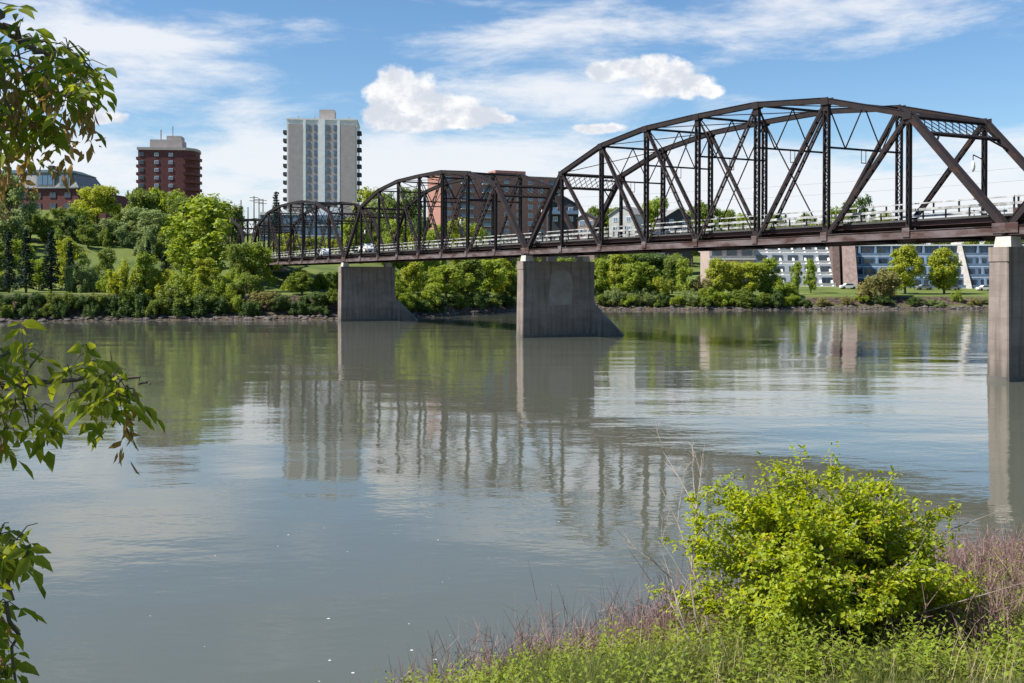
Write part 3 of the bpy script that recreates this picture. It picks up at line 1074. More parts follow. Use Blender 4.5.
PM = {}
def tree(name, label, cat, px, top, v, wpx, kind, colour, group=None, seed=None, base=None):
    """stands v metres behind the far waterline; its crown reaches row top and is wpx wide there"""
    X, Y = 0.0, 200.0
    for _ in range(8):
        Y = float(np.interp(X, BX, BY)) + v
        X = X_at(px, Y)
    z0 = ground_z(X, Y) if base is None else base
    h = max(Z_at(top, Y) - z0, 0.8)
    w = 1.10 * wpx / F * Y
    seed = seed or (1 + int(abs(px * 7 + top * 3)) % 6)
    key = (kind, seed, colour)
    if key not in PM:
        V, mb = proto_mesh(kind, seed)
        co = np_mesh('crown', V, 4, LM[colour], link=False)
        to = mb.build('trunk', M['bark'])
        COL.objects.unlink(to)
        PM[key] = (co, to)
    co, to = PM[key]
    r = empty(name, (X, Y, z0), random.uniform(0, 6.28))
    nat = {'round': .92, 'tall': .62, 'shrub': 1.25, 'oval': .8, 'spruce': .36}[kind]
    r.scale = (w / nat * random.uniform(.86, 1.14), w / nat * random.uniform(.86, 1.14), h)
    for src in (to, co):
        c = src.copy(); COL.objects.link(c); c.parent = r
    return tag(r, label, cat, group)


ORD = ['first', 'second', 'third', 'fourth', 'fifth', 'sixth', 'seventh', 'eighth', 'ninth', 'tenth', 'eleventh', 'twelfth', 'thirteenth', 'fourteenth']
def row(name, desc, cat, group, items):
    """items sorted from left to right: (px, top, v, width, kind, colour)"""
    items = sorted(items)
    n = len(items)
    for i, it in enumerate(items):
        if n == 1:
            lab = desc
        elif i == n - 1:
            lab = desc + ', last on the right'
        else:
            lab = desc + ', ' + ORD[i] + ' from the left'
        tree(name, lab, cat, *it, group=group)


row('spruce_tree', 'dark narrow spruce on the left terrace', 'tree', 'spruces on the terrace',
    [(9, 229, 17, 17, 'spruce', 'needle'), (26, 227, 15, 22, 'spruce', 'needle'), (51, 228, 16, 24, 'spruce', 'needle'), (70, 238, 18, 18, 'spruce', 'needle')])
row('spruce_tree', 'small dark spruce on the lawn above the bushes', 'tree', 'small spruces on the lawn',
    [(148, 238, 42, 13, 'spruce', 'needle'), (166, 237, 42, 15, 'spruce', 'needle'), (188, 238, 42, 16, 'spruce', 'needle')])
row('spruce_tree', 'lone dark spruce left of the grey tower', 'tree', None, [(276, 189, 120, 17, 'spruce', 'needle')])
row('leafy_tree', 'pale green tree below the mansard building', 'tree', 'trees below the mansard building',
    [(8, 170, 62, 46, 'round', 'olive'), (97, 184, 88, 48, 'round', 'yellow'), (-12, 190, 70, 50, 'round', 'mid')])
row('leafy_tree', 'darker green tree on the left hillside', 'tree', 'dark trees on the left hillside',
    [(12, 222, 58, 34, 'round', 'olive'), (46, 214, 66, 34, 'round', 'mid'), (72, 214, 72, 30, 'round', 'dark'), (62, 224, 56, 26, 'shrub', 'mid'),
     (88, 224, 66, 22, 'round', 'mid')])
row('leafy_tree', 'sage green tree on the slope below the red tower', 'tree', 'sage trees below the red tower',
    [(112, 218, 74, 30, 'round', 'olive'), (134, 206, 82, 40, 'round', 'olive'), (155, 208, 76, 46, 'round', 'olive')])
row('leafy_tree', 'bright green tree at the foot of the red tower', 'tree', 'green trees at the red tower',
    [(142, 187, 104, 36, 'round', 'mid'), (162, 185, 106, 44, 'round', 'bright'), (182, 196, 94, 40, 'round', 'mid'), (204, 192, 108, 40, 'round', 'bright'), (120, 205, 100, 28, 'round', 'mid')])
row('leafy_tree', 'tall bright green poplar left of the bridge end', 'tree', None, [(209, 197, 34, 66, 'tall', 'bright')])
row('leafy_tree', 'mid green tree behind the tall poplar', 'tree', 'trees behind the poplar',
    [(186, 228, 40, 30, 'round', 'bright'), (232, 206, 70, 30, 'tall', 'mid')])
row('leafy_tree', 'rounded tree among the terrace spruces', 'tree', 'trees among the spruces',
    [(0, 264, 22, 30, 'shrub', 'bright'), (39, 256, 27, 26, 'round', 'bright'), (68, 236, 26, 32, 'round', 'yellow'), (90, 254, 17, 34, 'shrub', 'olive'), (76, 258, 15, 28, 'shrub', 'olive'), (106, 246, 30, 26, 'round', 'mid')])
row('leafy_bush', 'big yellow-green bush overhanging the left bank', 'bush', 'big bushes on the left bank',
    [(124, 255, 7, 44, 'shrub', 'yellow'), (145, 254, 6, 30, 'tall', 'bright'), (163, 265, 7, 42, 'shrub', 'yellow'), (183, 263, 6, 44, 'shrub', 'bright'),
     (203, 258, 7, 30, 'tall', 'yellow'), (222, 274, 6, 38, 'shrub', 'bright'), (133, 276, 4, 36, 'shrub', 'mid'), (176, 280, 4, 46, 'shrub', 'mid'), (212, 284, 4, 46, 'shrub', 'mid')])
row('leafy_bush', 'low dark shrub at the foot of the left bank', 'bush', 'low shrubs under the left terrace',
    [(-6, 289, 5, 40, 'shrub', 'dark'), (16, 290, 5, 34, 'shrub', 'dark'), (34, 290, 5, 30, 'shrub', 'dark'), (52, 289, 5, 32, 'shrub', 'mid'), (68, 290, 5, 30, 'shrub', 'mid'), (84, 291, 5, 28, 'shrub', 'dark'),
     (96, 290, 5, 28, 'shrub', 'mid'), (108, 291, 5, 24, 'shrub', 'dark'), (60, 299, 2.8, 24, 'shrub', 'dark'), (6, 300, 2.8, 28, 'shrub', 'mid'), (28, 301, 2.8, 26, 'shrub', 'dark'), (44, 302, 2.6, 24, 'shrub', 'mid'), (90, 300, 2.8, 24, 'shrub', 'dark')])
row('leafy_tree', 'spreading tree at the left end of the bridge deck', 'tree', 'trees at the bridge end',
    [(240, 240, 18, 42, 'round', 'mid'), (256, 243, 20, 38, 'round', 'bright'), (246, 268, 8, 40, 'shrub', 'mid')])
row('leafy_bush', 'greyish shrub on the bank below the bridge end', 'bush', 'shrubs below the bridge end',
    [(238, 292, 4, 26, 'shrub', 'bright'), (264, 287, 5, 40, 'shrub', 'bronze'), (282, 290, 4, 30, 'shrub', 'dark'), (302, 272, 9, 28, 'tall', 'mid'), (316, 290, 5, 34, 'shrub', 'dark'), (334, 286, 6, 34, 'shrub', 'mid')])
row('leafy_bush', 'green bush under the third truss span', 'bush', 'bushes under the third span',
    [(298, 264, 26, 36, 'shrub', 'bright'), (326, 265, 34, 34, 'shrub', 'bright'), (345, 264, 40, 30, 'shrub', 'mid'), (362, 265, 40, 34, 'shrub', 'bright'), (382, 266, 36, 30, 'shrub', 'yellow')])
row('leafy_bush', 'spring green bush on the bank between the two middle piers', 'bush', 'bushes between the middle piers',
    [(396, 276, 9, 36, 'shrub', 'bright'), (412, 262, 12, 30, 'tall', 'yellow'), (428, 282, 6, 36, 'shrub', 'bright'), (446, 264, 10, 44, 'round', 'bright'),
     (466, 258, 8, 40, 'tall', 'mid'), (484, 258, 9, 46, 'round', 'bright'), (500, 258, 10, 34, 'tall', 'yellow'), (512, 272, 7, 36, 'shrub', 'mid'), (474, 286, 5, 44, 'shrub', 'dark'), (436, 292, 4, 32, 'shrub', 'dark'), (504, 290, 5, 36, 'shrub', 'dark')])
row('leafy_bush', 'spring green bush behind the middle pier', 'bush', 'bushes behind the middle pier', [(536, 258, 14, 40, 'shrub', 'bright'), (562, 256, 16, 40, 'round', 'mid'), (586, 256, 18, 36, 'shrub', 'dark')])
row('leafy_tree', 'young light green tree on the bank right of the middle pier', 'tree', 'young trees right of the middle pier',
    [(606, 256, 14, 34, 'round', 'bright'), (619, 254, 10, 28, 'tall', 'yellow'), (632, 264, 7, 30, 'tall', 'bright'), (646, 262, 10, 34, 'tall', 'bright'), (660, 270, 8, 24, 'shrub', 'yellow'), (655, 252, 40, 50, 'round', 'dark'), (630, 250, 40, 44, 'round', 'mid'), (616, 285, 5, 34, 'shrub', 'olive'), (642, 286, 5, 36, 'shrub', 'olive'), (664, 290, 4, 24, 'shrub', 'dark')])
row('leafy_tree', 'single upright sapling on the bank before the condominiums', 'tree', None, [(683, 258, 8, 20, 'tall', 'bright')])
row('leafy_bush', 'large yellow-green bush on the bank below the white condominiums', 'bush', 'bushes below the white condominiums',
    [(702, 272, 8, 34, 'shrub', 'bronze'), (716, 258, 7, 26, 'tall', 'yellow'), (732, 260, 8, 40, 'round', 'yellow'), (750, 260, 7, 42, 'round', 'yellow'), (766, 258, 8, 30, 'tall', 'bright'), (782, 272, 7, 34, 'shrub', 'bright'),
     (712, 284, 4, 36, 'shrub', 'bright'), (744, 284, 4, 44, 'shrub', 'mid'), (772, 286, 4, 38, 'shrub', 'dark'), (690, 286, 5, 26, 'shrub', 'olive')])
row('leafy_tree', 'slim sapling before the terraced white balconies', 'tree', 'saplings before the white balconies', [(796, 262, 14, 16, 'tall', 'bright'), (811, 259, 22, 16, 'tall', 'bright')])
row('leafy_bush', 'low shrub at the water edge below the lawn', 'bush', 'low shrubs below the lawn',
    [(804, 297, 3, 22, 'shrub', 'dark'), (824, 296, 4, 22, 'shrub', 'bronze'), (846, 294, 4, 18, 'shrub', 'bronze'), (862, 293, 5, 18, 'shrub', 'bright'), (884, 293, 4, 30, 'shrub', 'dark'), (914, 296, 4, 26, 'shrub', 'dark'), (934, 298, 3.5, 22, 'shrub', 'olive'), (957, 287, 5, 12, 'shrub', 'bright'), (974, 297, 4, 24, 'shrub', 'bronze'), (990, 296, 4, 20, 'shrub', 'olive')])
row('leafy_bush', 'spreading olive-bronze willow bush on the lawn edge', 'bush', None, [(880, 264, 8, 50, 'shrub', 'bronze')])
row('leafy_tree', 'neat egg-shaped lime green tree before the blue condominiums', 'tree', 'two lime trees on the lawn', [(905, 245, 18, 38, 'oval', 'yellow'), (944, 247, 18, 38, 'oval', 'yellow')])
row('leafy_tree', 'tree seen through the second span beside the grey tower', 'tree', 'trees beside the grey tower',
    [(371, 184, 190, 34, 'round', 'yellow'), (388, 196, 150, 34, 'round', 'mid'), (414, 186, 170, 34, 'tall', 'olive'), (362, 214, 110, 30, 'round', 'bright'), (398, 216, 110, 34, 'round', 'bright'), (422, 214, 120, 34, 'round', 'dark')])
row('leafy_tree', 'green tree in front of the brown apartment block', 'tree', 'trees before the brown apartments',
    [(436, 222, 100, 30, 'round', 'bright'), (456, 216, 110, 30, 'round', 'yellow'), (478, 220, 105, 26, 'round', 'bright'), (500, 232, 95, 30, 'shrub', 'mid'), (528, 238, 95, 30, 'shrub', 'mid')])
row('leafy_tree', 'green tree by the road under the third span top chord', 'tree', 'trees behind the third span',
    [(290, 232, 80, 30, 'round', 'yellow'), (312, 236, 84, 30, 'round', 'bright'), (334, 238, 80, 30, 'round', 'yellow')])
row('leafy_tree', 'tree on the skyline behind the near span', 'tree', 'skyline trees behind the near span',
    [(560, 216, 130, 22, 'round', 'yellow'), (592, 204, 175, 34, 'round', 'mid'), (610, 206, 180, 36, 'round', 'mid'), (628, 206, 150, 24, 'round', 'bright'), (655, 196, 200, 40, 'round', 'bright'),
     (680, 206, 190, 34, 'round', 'mid'), (704, 200, 200, 40, 'round', 'mid'), (726, 206, 200, 34, 'round', 'mid'), (750, 212, 200, 34, 'round', 'bright')])
row('leafy_tree', 'tree on the skyline behind the tallest panels', 'tree', 'skyline trees at the tallest panels',
    [(776, 212, 200, 30, 'round', 'mid'), (806, 212, 200, 30, 'round', 'mid'), (834, 204, 190, 26, 'round', 'bright'), (848, 198, 200, 26, 'round', 'mid'), (863, 192, 200, 20, 'round', 'dark'), (884, 212, 190, 34, 'round', 'bright')])
row('leafy_tree', 'tree on the hillside above the blue condominiums', 'tree', 'trees above the blue condominiums',
    [(910, 226, 150, 36, 'round', 'bright'), (938, 228, 140, 36, 'round', 'mid'), (968, 228, 150, 36, 'round', 'bright'), (996, 230, 140, 34, 'round', 'mid'), (1020, 226, 140, 34, 'round', 'mid'), (880, 228, 130, 36, 'round', 'bright'), (845, 234, 110, 36, 'round', 'bright')])

row('leafy_tree', 'tree filling the steep slope left of the lawn', 'tree', 'trees on the steep slope at far left',
    [(-8, 240, 34, 36, 'round', 'mid'), (22, 238, 36, 30, 'round', 'bright'), (4, 214, 52, 36, 'round', 'olive'),
     (30, 207, 70, 36, 'round', 'olive'), (60, 206, 74, 28, 'round', 'mid'), (82, 206, 80, 30, 'round', 'bright')])
row('leafy_bush', 'bush along the top edge of the left lawn', 'bush', 'bushes round the left lawn',
    [(104, 226, 70, 20, 'shrub', 'mid'), (124, 222, 72, 22, 'shrub', 'olive'), (146, 226, 62, 28, 'shrub', 'olive'), (166, 224, 62, 28, 'shrub', 'mid'), (178, 214, 74, 34, 'round', 'bright'), (196, 222, 56, 30, 'round', 'mid')])
row('leafy_bush', 'dense bush along the terrace edge above the left bank', 'bush', 'bushes on the terrace edge',
    [(110, 268, 11, 30, 'shrub', 'bright'), (134, 270, 12, 34, 'shrub', 'bright'), (156, 272, 11, 34, 'shrub', 'mid'), (176, 268, 14, 34, 'shrub', 'yellow'), (198, 272, 12, 34, 'shrub', 'bright'), (216, 268, 14, 34, 'shrub', 'mid'), (234, 264, 14, 30, 'shrub', 'bright')])
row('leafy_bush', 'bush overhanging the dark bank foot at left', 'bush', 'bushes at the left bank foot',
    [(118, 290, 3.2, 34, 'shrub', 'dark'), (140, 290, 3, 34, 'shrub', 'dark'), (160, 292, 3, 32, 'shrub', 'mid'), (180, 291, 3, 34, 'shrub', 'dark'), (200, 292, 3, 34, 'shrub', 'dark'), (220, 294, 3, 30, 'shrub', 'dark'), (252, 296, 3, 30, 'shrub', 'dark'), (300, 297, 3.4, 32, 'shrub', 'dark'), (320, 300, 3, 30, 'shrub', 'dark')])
row('leafy_bush', 'bush on the slope under the second span', 'bush', 'bushes on the slope under the second span',
    [(396, 264, 28, 38, 'shrub', 'bright'), (420, 264, 32, 38, 'shrub', 'mid'), (444, 263, 30, 40, 'shrub', 'bright'), (468, 262, 34, 40, 'shrub', 'yellow'), (492, 262, 30, 40, 'shrub', 'mid'), (516, 262, 28, 38, 'shrub', 'bright'), (404, 290, 4.5, 34, 'shrub', 'bright'), (456, 290, 4.5, 38, 'shrub', 'mid'), (488, 292, 4, 34, 'shrub', 'mid'), (420, 296, 3.5, 30, 'shrub', 'dark')])
row('leafy_bush', 'bush in the belt of green right of the middle pier', 'bush', 'green belt right of the middle pier',
    [(600, 258, 20, 24, 'tall', 'bright'), (622, 276, 12, 34, 'shrub', 'bright'), (640, 274, 14, 34, 'shrub', 'yellow'), (656, 276, 12, 34, 'shrub', 'bright'), (672, 256, 20, 24, 'tall', 'mid'), (690, 276, 14, 30, 'shrub', 'bright'),
     (604, 292, 4, 26, 'shrub', 'mid'), (630, 293, 4, 28, 'shrub', 'bright'), (656, 294, 3.6, 28, 'shrub', 'mid'), (676, 294, 4, 28, 'shrub', 'bright'), (666, 252, 46, 40, 'round', 'mid'), (640, 252, 52, 40, 'round', 'bright')])
row('leafy_bush', 'low bush fringing the bank below the yellow-green clump', 'bush', 'low fringe below the yellow-green clump',
    [(700, 292, 4, 30, 'shrub', 'mid'), (724, 290, 4, 34, 'shrub', 'bright'), (750, 292, 3.6, 34, 'shrub', 'dark'), (768, 292, 4, 34, 'shrub', 'mid'), (790, 292, 4, 30, 'shrub', 'bright')])
row('leafy_tree', 'hillside tree above the second span deck', 'tree', 'hillside trees above the second span deck',
    [(352, 216, 95, 34, 'round', 'bright'), (372, 218, 100, 34, 'round', 'mid'), (390, 226, 90, 34, 'shrub', 'bright'), (410, 228, 90, 34, 'shrub', 'yellow'), (428, 230, 90, 30, 'shrub', 'bright'), (382, 190, 165, 30, 'round', 'olive'), (404, 196, 160, 30, 'round', 'mid')])
row('leafy_tree', 'hillside tree above the near span deck', 'tree', 'hillside trees above the near span deck',
    [(575, 226, 120, 30, 'shrub', 'bright'), (596, 224, 130, 30, 'round', 'bright'), (640, 216, 150, 34, 'round', 'mid'), (664, 220, 140, 32, 'round', 'bright'), (692, 218, 150, 34, 'round', 'mid'), (716, 218, 160, 34, 'round', 'bright'), (742, 220, 160, 34, 'round', 'mid'), (768, 222, 160, 34, 'round', 'bright'), (794, 222, 160, 34, 'round', 'mid'), (822, 220, 160, 34, 'round', 'bright'), (872, 220, 160, 34, 'round', 'mid')])

def off_row(label, cat, group, items):
    for it in items:
        tree('leafy_tree', label, cat, *it, group=group)


rt = random.Random(31)
off_row('leafy tree on the bank beyond the left edge of the view', 'tree', 'trees beyond the left edge',
        [(-35 - 14 * i + rt.uniform(-5, 5), rt.uniform(215, 270), rt.choice((4, 12, 26, 45, 65)), rt.uniform(34, 50), rt.choice(('round', 'shrub', 'tall')), rt.choice(('bright', 'mid', 'yellow', 'olive', 'dark'))) for i in range(24)])
off_row('leafy tree on the bank beyond the right edge of the view', 'tree', 'trees beyond the right edge',
        [(1035 + 17 * i + rt.uniform(-6, 6), rt.uniform(225, 280), rt.choice((5, 8, 14, 95, 130)), rt.uniform(28, 44), rt.choice(('round', 'shrub', 'tall')), rt.choice(('bright', 'mid', 'yellow', 'bronze'))) for i in range(20)])

# ------------------------------------------------------------------ buildings
def win_proto(w, h, glass='glass', frame='white', depth=.12):
    m = MB()
    m.slot = 0
    m.span(-w / 2, w / 2, -depth, 0, 0, h)                       # frame
    m.slot = 1
    m.span(-w / 2 + .12, -.05, -depth - .03, -depth, .12, h - .12)
    m.span(.05, w / 2 - .12, -depth - .03, -depth, .12, h - .12)
    return m, [M[frame], M[glass]]


def put_windows(root, w, h, spots, glass='glass', frame='white', rz=0.0, name='window'):
    """spots: (x, y, z) on the wall in the building's own axes; front faces -y, turned by rz"""
    first = None
    for (x, y, z) in spots:
        if first is None:
            mb, ms = win_proto(w, h, glass, frame)
            first = o = mb.build(name, ms, root)
        else:
            o = first.copy(); COL.objects.link(o); o.parent = root
        o.location = (x, y, z)
        o.rotation_euler = (0, 0, rz)


def grey_tower():
    Y = 400.0
    zb = ground_z(X_at(322, Y), Y) - 1
    r = empty('apartment_tower', (X_at(322, Y), Y, zb), R(5))
    tag(r, 'tall grey and white apartment tower with stacked side balconies', 'apartment tower')
    Wd, D = 25.2, 20.0
    H = Z_at(120, Y) - zb
    m = MB(); m.span(-Wd / 2, Wd / 2, 0, D, 0, H); m.build('wall', M['offwhite'], r)
    for x0, x1 in ((-Wd / 2 + .5, -6.9), (6.6, Wd / 2 - .6)):
        p = MB(); p.span(x0, x1, -.18, 0, 3, H - 1.6); p.build('brick_panel', M['grey_panel'], r)
    for x0, x1 in ((-5.6, -1.6), (1.2, 5.4)):
        p = MB(); p.span(x0, x1, -.10, 0, 3, H - 1.6); p.build('recessed_bay', M['grey_panel'], r)
    for x in (-6.3, 6.0):
        p = MB(); p.span(x - .45, x + .45, -.24, 0, 0, H + .3); p.build('white_pilaster', M['white'], r)
    p = MB(); p.span(-1.35, 1.05, -.26, 0, 0, H + .3); p.build('white_pilaster', M['white'], r)
    p = MB(); p.span(-Wd / 2 - .2, Wd / 2 + .2, -.25, D + .2, H, H + .5); p.build('parapet', M['offwhite'], r)
    p = MB(); p.span(-1.4, 4.2, 5, 12, H + .5, H + 4.6); p.build('lift_penthouse', M['grey_panel'], r)
    for x in (-9, 9.4, -3):
        p = MB(); p.beam((x, 6, H + .5), (x, 6, H + 2.3), .5, .5); p.build('roof_vent', M['grey_panel'], r)
    fl = 3.05
    n = int((H - 3) / fl)
    spots = [(x, -.12, H - 1.6 - fl * (k + 1) + .9) for k in range(n - 1) for x in (-4.95, -2.3, 1.9, 4.75)]
    put_windows(r, 1.15, 2.0, spots, frame='slate')
    for s in (-1, 1):
        first = None
        for k in range(n - 2):
            z = H - 4.9 - fl * k
            if first is None:
                b = MB()
                b.span(0, 1.5, 0, 5.0, 0, .18)
                b.span(1.42, 1.5, 0, 5.0, .18, 1.2)
                b.span(0, 1.42, 0, .08, .18, 1.2)
                b.span(0, 1.42, 4.92, 5.0, .18, 1.2)
                first = o = b.build('balcony', M['dark_siding'], r)
            else:
                o = first.copy(); COL.objects.link(o); o.parent = r
            o.location = (s * Wd / 2 if s > 0 else -Wd / 2 - 1.5, 1.0, z)
            if s < 0:
                pass
    # dark balcony openings on both flanks
    for s in (-1, 1):
        p = MB(); x = s * (Wd / 2 + .02); p.span(min(x, x - s * .3), max(x, x - s * .3), 1.2, 5.8, 3, H - 3); p.build('balcony_bay', M['dark_glass'], r)


grey_tower()


def red_tower():
    Y = 420.0
    zb = ground_z(X_at(165, Y), Y) - 1
    r = empty('apartment_tower', (X_at(163, Y), Y, zb), R(6))
    tag(r, 'dark red brick apartment tower with pale penthouse on the left hilltop', 'apartment tower')
    H = Z_at(150, Y) - zb
    Wd, D = 18.5, 16.0
    m = MB()
    def ring(z, e=0.0):
        return [(-Wd / 2 - e, -e, z), (Wd / 2 - 1 + e, -e, z), (Wd / 2 + 2.2 + e, 3.2 - e, z), (Wd / 2 + 2.8 + e, 8, z), (Wd / 2 + 2.2 + e, D - 2, z), (Wd / 2 + e, D + e, z), (-Wd / 2 - e, D + e, z)]
    m.prism(ring(0), ring(H)); m.build('wall', M['red_brick'], r)
    c = MB(); c.prism(ring(H + .002, .4), ring(H + 1.0, .4)); c.build('parapet', M['grey_panel'], r)
    p = MB(); p.span(-5.5, 6.5, 3, 12, H + 1.0, H + 4.4); p.span(0.5, 6.0, 4, 11, H + 4.4, H + 6.0); p.build('penthouse', M['grey_panel'], r)
    a = MB(); a.beam((2.5, 6, H + 6), (2.5, 6, H + 10.0), .22, .22); a.build('antenna', M['wire'], r)
    a = MB(); a.span(-2.0, -1.6, 5, 5.4, H + 4.4, H + 8.5); a.build('chimney', M['grey_panel'], r)
    fl = 2.95; n = int(H / fl) - 1
    put_windows(r, 1.5, 1.3, [(x, -.02, H - 2.4 - fl * k) for k in range(min(n, 10)) for x in (-2.4, 2.9)], frame='white')
    put_windows(r, 1.6, 1.4, [(-8.0, -.02, H - 2.4 - fl * k) for k in range(min(n, 10))], glass='dark_glass', frame='slate')
    first = None
    for k in range(min(n, 10)):
        if first is None:
            b = MB()
            b.prism([(Wd / 2 - 1.5, -1.2, 0), (Wd / 2 + 1.2, -.6, 0), (Wd / 2 + 3.6, 2.2, 0), (Wd / 2 + 4.0, 8, 0), (Wd / 2 + 1, 8, 0), (Wd / 2 - 1.5, .3, 0)],
                    [(Wd / 2 - 1.5, -1.2, 1.1), (Wd / 2 + 1.2, -.6, 1.1), (Wd / 2 + 3.6, 2.2, 1.1), (Wd / 2 + 4.0, 8, 1.1), (Wd / 2 + 1, 8, 1.1), (Wd / 2 - 1.5, .3, 1.1)])
            first = o = b.build('balcony', M['red_brick'], r)
        else:
            o = first.copy(); COL.objects.link(o); o.parent = r
        o.location = (0, 0, H - 3.6 - fl * k)
    first = None
    for k in range(min(n, 10)):
        if first is None:
            b = MB(); b.span(-1.1, 0, 1.5, 7, 0, 1.1); first = o = b.build('balcony', M['red_brick'], r)
        else:
            o = first.copy(); COL.objects.link(o); o.parent = r
        o.location = (-Wd / 2, 0, H - 3.6 - fl * k)


red_tower()


def mansard_building():
    Y = 305.0
    zb = ground_z(X_at(50, Y), Y) - 2.5
    r = empty('mansard_building', (X_at(30, Y), Y, zb), R(-6))
    tag(r, 'red brick building with grey mansard roof and dormers on the left hilltop', 'building')
    zt = Z_at(169, Y) - zb; ze = Z_at(188, Y) - zb
    x0, x1, D = -22, 14.0, 16
    m = MB(); m.span(x0, x1, 0, D, 0, ze); m.build('wall', M['red_brick'], r)
    rf = MB()
    rf.prism([(x0 - .3, -.3, ze + .002), (x1 + .3, -.3, ze + .002), (x1 + .3, D + .3, ze + .002), (x0 - .3, D + .3, ze + .002)],
             [(x0 + 1.0, 1.2, zt - 1.1), (x1 - 2.4, 1.2, zt - 1.1), (x1 - 2.4, D - 1.2, zt - 1.1), (x0 + 1.0, D - 1.2, zt - 1.1)])
    ro = rf.build('roof', M['slate'], r)
    tp = MB(); tp.prism([(x0 + .6, .8, zt - 1.098), (x1 - 2.0, .8, zt - 1.098), (x1 - 2.0, D - .8, zt - 1.098), (x0 + .6, D - .8, zt - 1.098)],
                        [(x0 + 3, 4, zt + .2), (x1 - 5, 4, zt + .2), (x1 - 5, D - 4, zt + .2), (x0 + 3, D - 4, zt + .2)])
    tp.build('roof_cap', M['green_roof'], ro)
    ev = MB(); ev.span(x0 - .6, x1 + .6, -.6, D + .6, ze - .35, ze - .003); ev.build('eaves', M['green_roof'], r)
    ch = MB(); ch.span(2, 3.4, 6, 7.4, zt, zt + 1.6); ch.build('chimney', M['dark_siding'], ro)
    for xc, w in ((-16, 6), (-8, 3), (4.6, 5.2), (10.2, 3.0)):
        d = MB()
        h = zt - ze - 1.7
        d.slot = 0; d.span(xc - w / 2, xc + w / 2, -.25, 3, ze + .4, ze + .4 + h)
        d.slot = 1
        nn = 3 if w > 4 else 2
        for k in range(nn):
            a = xc - w / 2 + .35 + k * (w - .7) / nn
            d.span(a + .1, a + (w - .7) / nn - .1, -.32, -.25, ze + .8, ze + h)
        d.slot = 2; d.span(xc - w / 2 - .3, xc + w / 2 + .3, -.5, 3.4, ze + .4 + h, ze + .75 + h)
        d.build('dormer', [M['slate'], M['glass'], M['green_roof']], r)
    put_windows(r, 1.9, 1.7, [(x, -.02, ze - 2.9 - 3.0 * k) for k in range(3) for x in np.linspace(x0 + 3, x1 - 3, 8)], glass='dark_glass', frame='red_brick')
    # lower brick wing on the right with its own corner
    w2 = MB(); w2.span(x1 + .003, x1 + 7.5, 1, D, 0, ze - 1.5); w2.build('wing', M['red_brick'], r)


mansard_building()


def brown_apartments():
    Y = 385.0
    p0 = (X_at(441, Y), Y)
    zb = ground_z(*p0) - 2
    rz = R(24)
    r = empty('apartment_block', (p0[0], p0[1], zb), rz)
    tag(r, 'long brown brick apartment block seen behind the second truss span', 'apartment block')
    H = Z_at(174, Y) - zb
    Wd, D = 48, 14
    m = MB(); m.span(0, Wd, 0, D, 0, H); m.build('wall', M['brown_brick'], r)
    c = MB(); c.span(-.25, Wd + .25, -.25, D + .25, H + .002, H + .55); c.build('parapet', M['tan_brick'], r)
    p = MB(); p.span(22, 34, 3, 10, H + .55, H + 2.6); p.build('penthouse', M['brown_brick'], r)
    fl = 3.0
    n = min(int(H / fl) - 1, 9)
    put_windows(r, 1.9, 1.6, [(x, -.02, H - 2.4 - fl * k) for k in range(n) for x in (2.8, 25, 30, 34.5, 38.6)], frame='offwhite')
    for k in range(n):
        for x in (9.5, 17.5, 44):
            b = MB(); z = H - 3.1 - fl * k
            b.slot = 0; b.span(x - 2.3, x + 2.3, -1.5, -.003, z, z + .2)
            b.slot = 1; b.span(x - 2.3, x + 2.3, -1.5, -1.42, z + .2, z + 1.15)
            b.slot = 2; b.span(x - 2.0, x + 2.0, -.1, -.004, z + .2, z + 2.4)
            b.build('balcony', [M['offwhite'], M['glass'], M['dark_glass']], r)


brown_apartments()


def glass_office():
    Y = 345.0
    zb = ground_z(X_at(305, Y), Y) - 2
    r = empty('office_building', (X_at(302, Y), Y, zb), R(4))
    tag(r, 'low blue glass fronted building below the grey tower behind the bridge', 'building')
    H = Z_at(215, Y) - zb
    m = MB(); m.span(-13, 13, 0, 14, 0, H); m.build('wall', M['blue_siding'], r)
    m = MB(); m.span(-13.3, 2, -.3, 14.3, H + .002, H + .9); m.build('roof_band', M['offwhite'], r)
    m = MB(); m.span(3, 12, 3, 11, H + .002, H + 2.6); m.build('roof_unit', M['offwhite'], r)
    n = int(H / 3.3)
    put_windows(r, 2.4, 2.0, [(x, -.02, H - 2.8 - 3.3 * k) for k in range(n) for x in np.linspace(-11, 11, 8)], frame='slate')
    for k in range(n):
        b = MB(); z = H - 3.3 * k - 3.25
        b.span(-12.8, 12.8, -.28, -.003, z - .1, z + .12); b.build('spandrel', M['offwhite'], r)


glass_office()


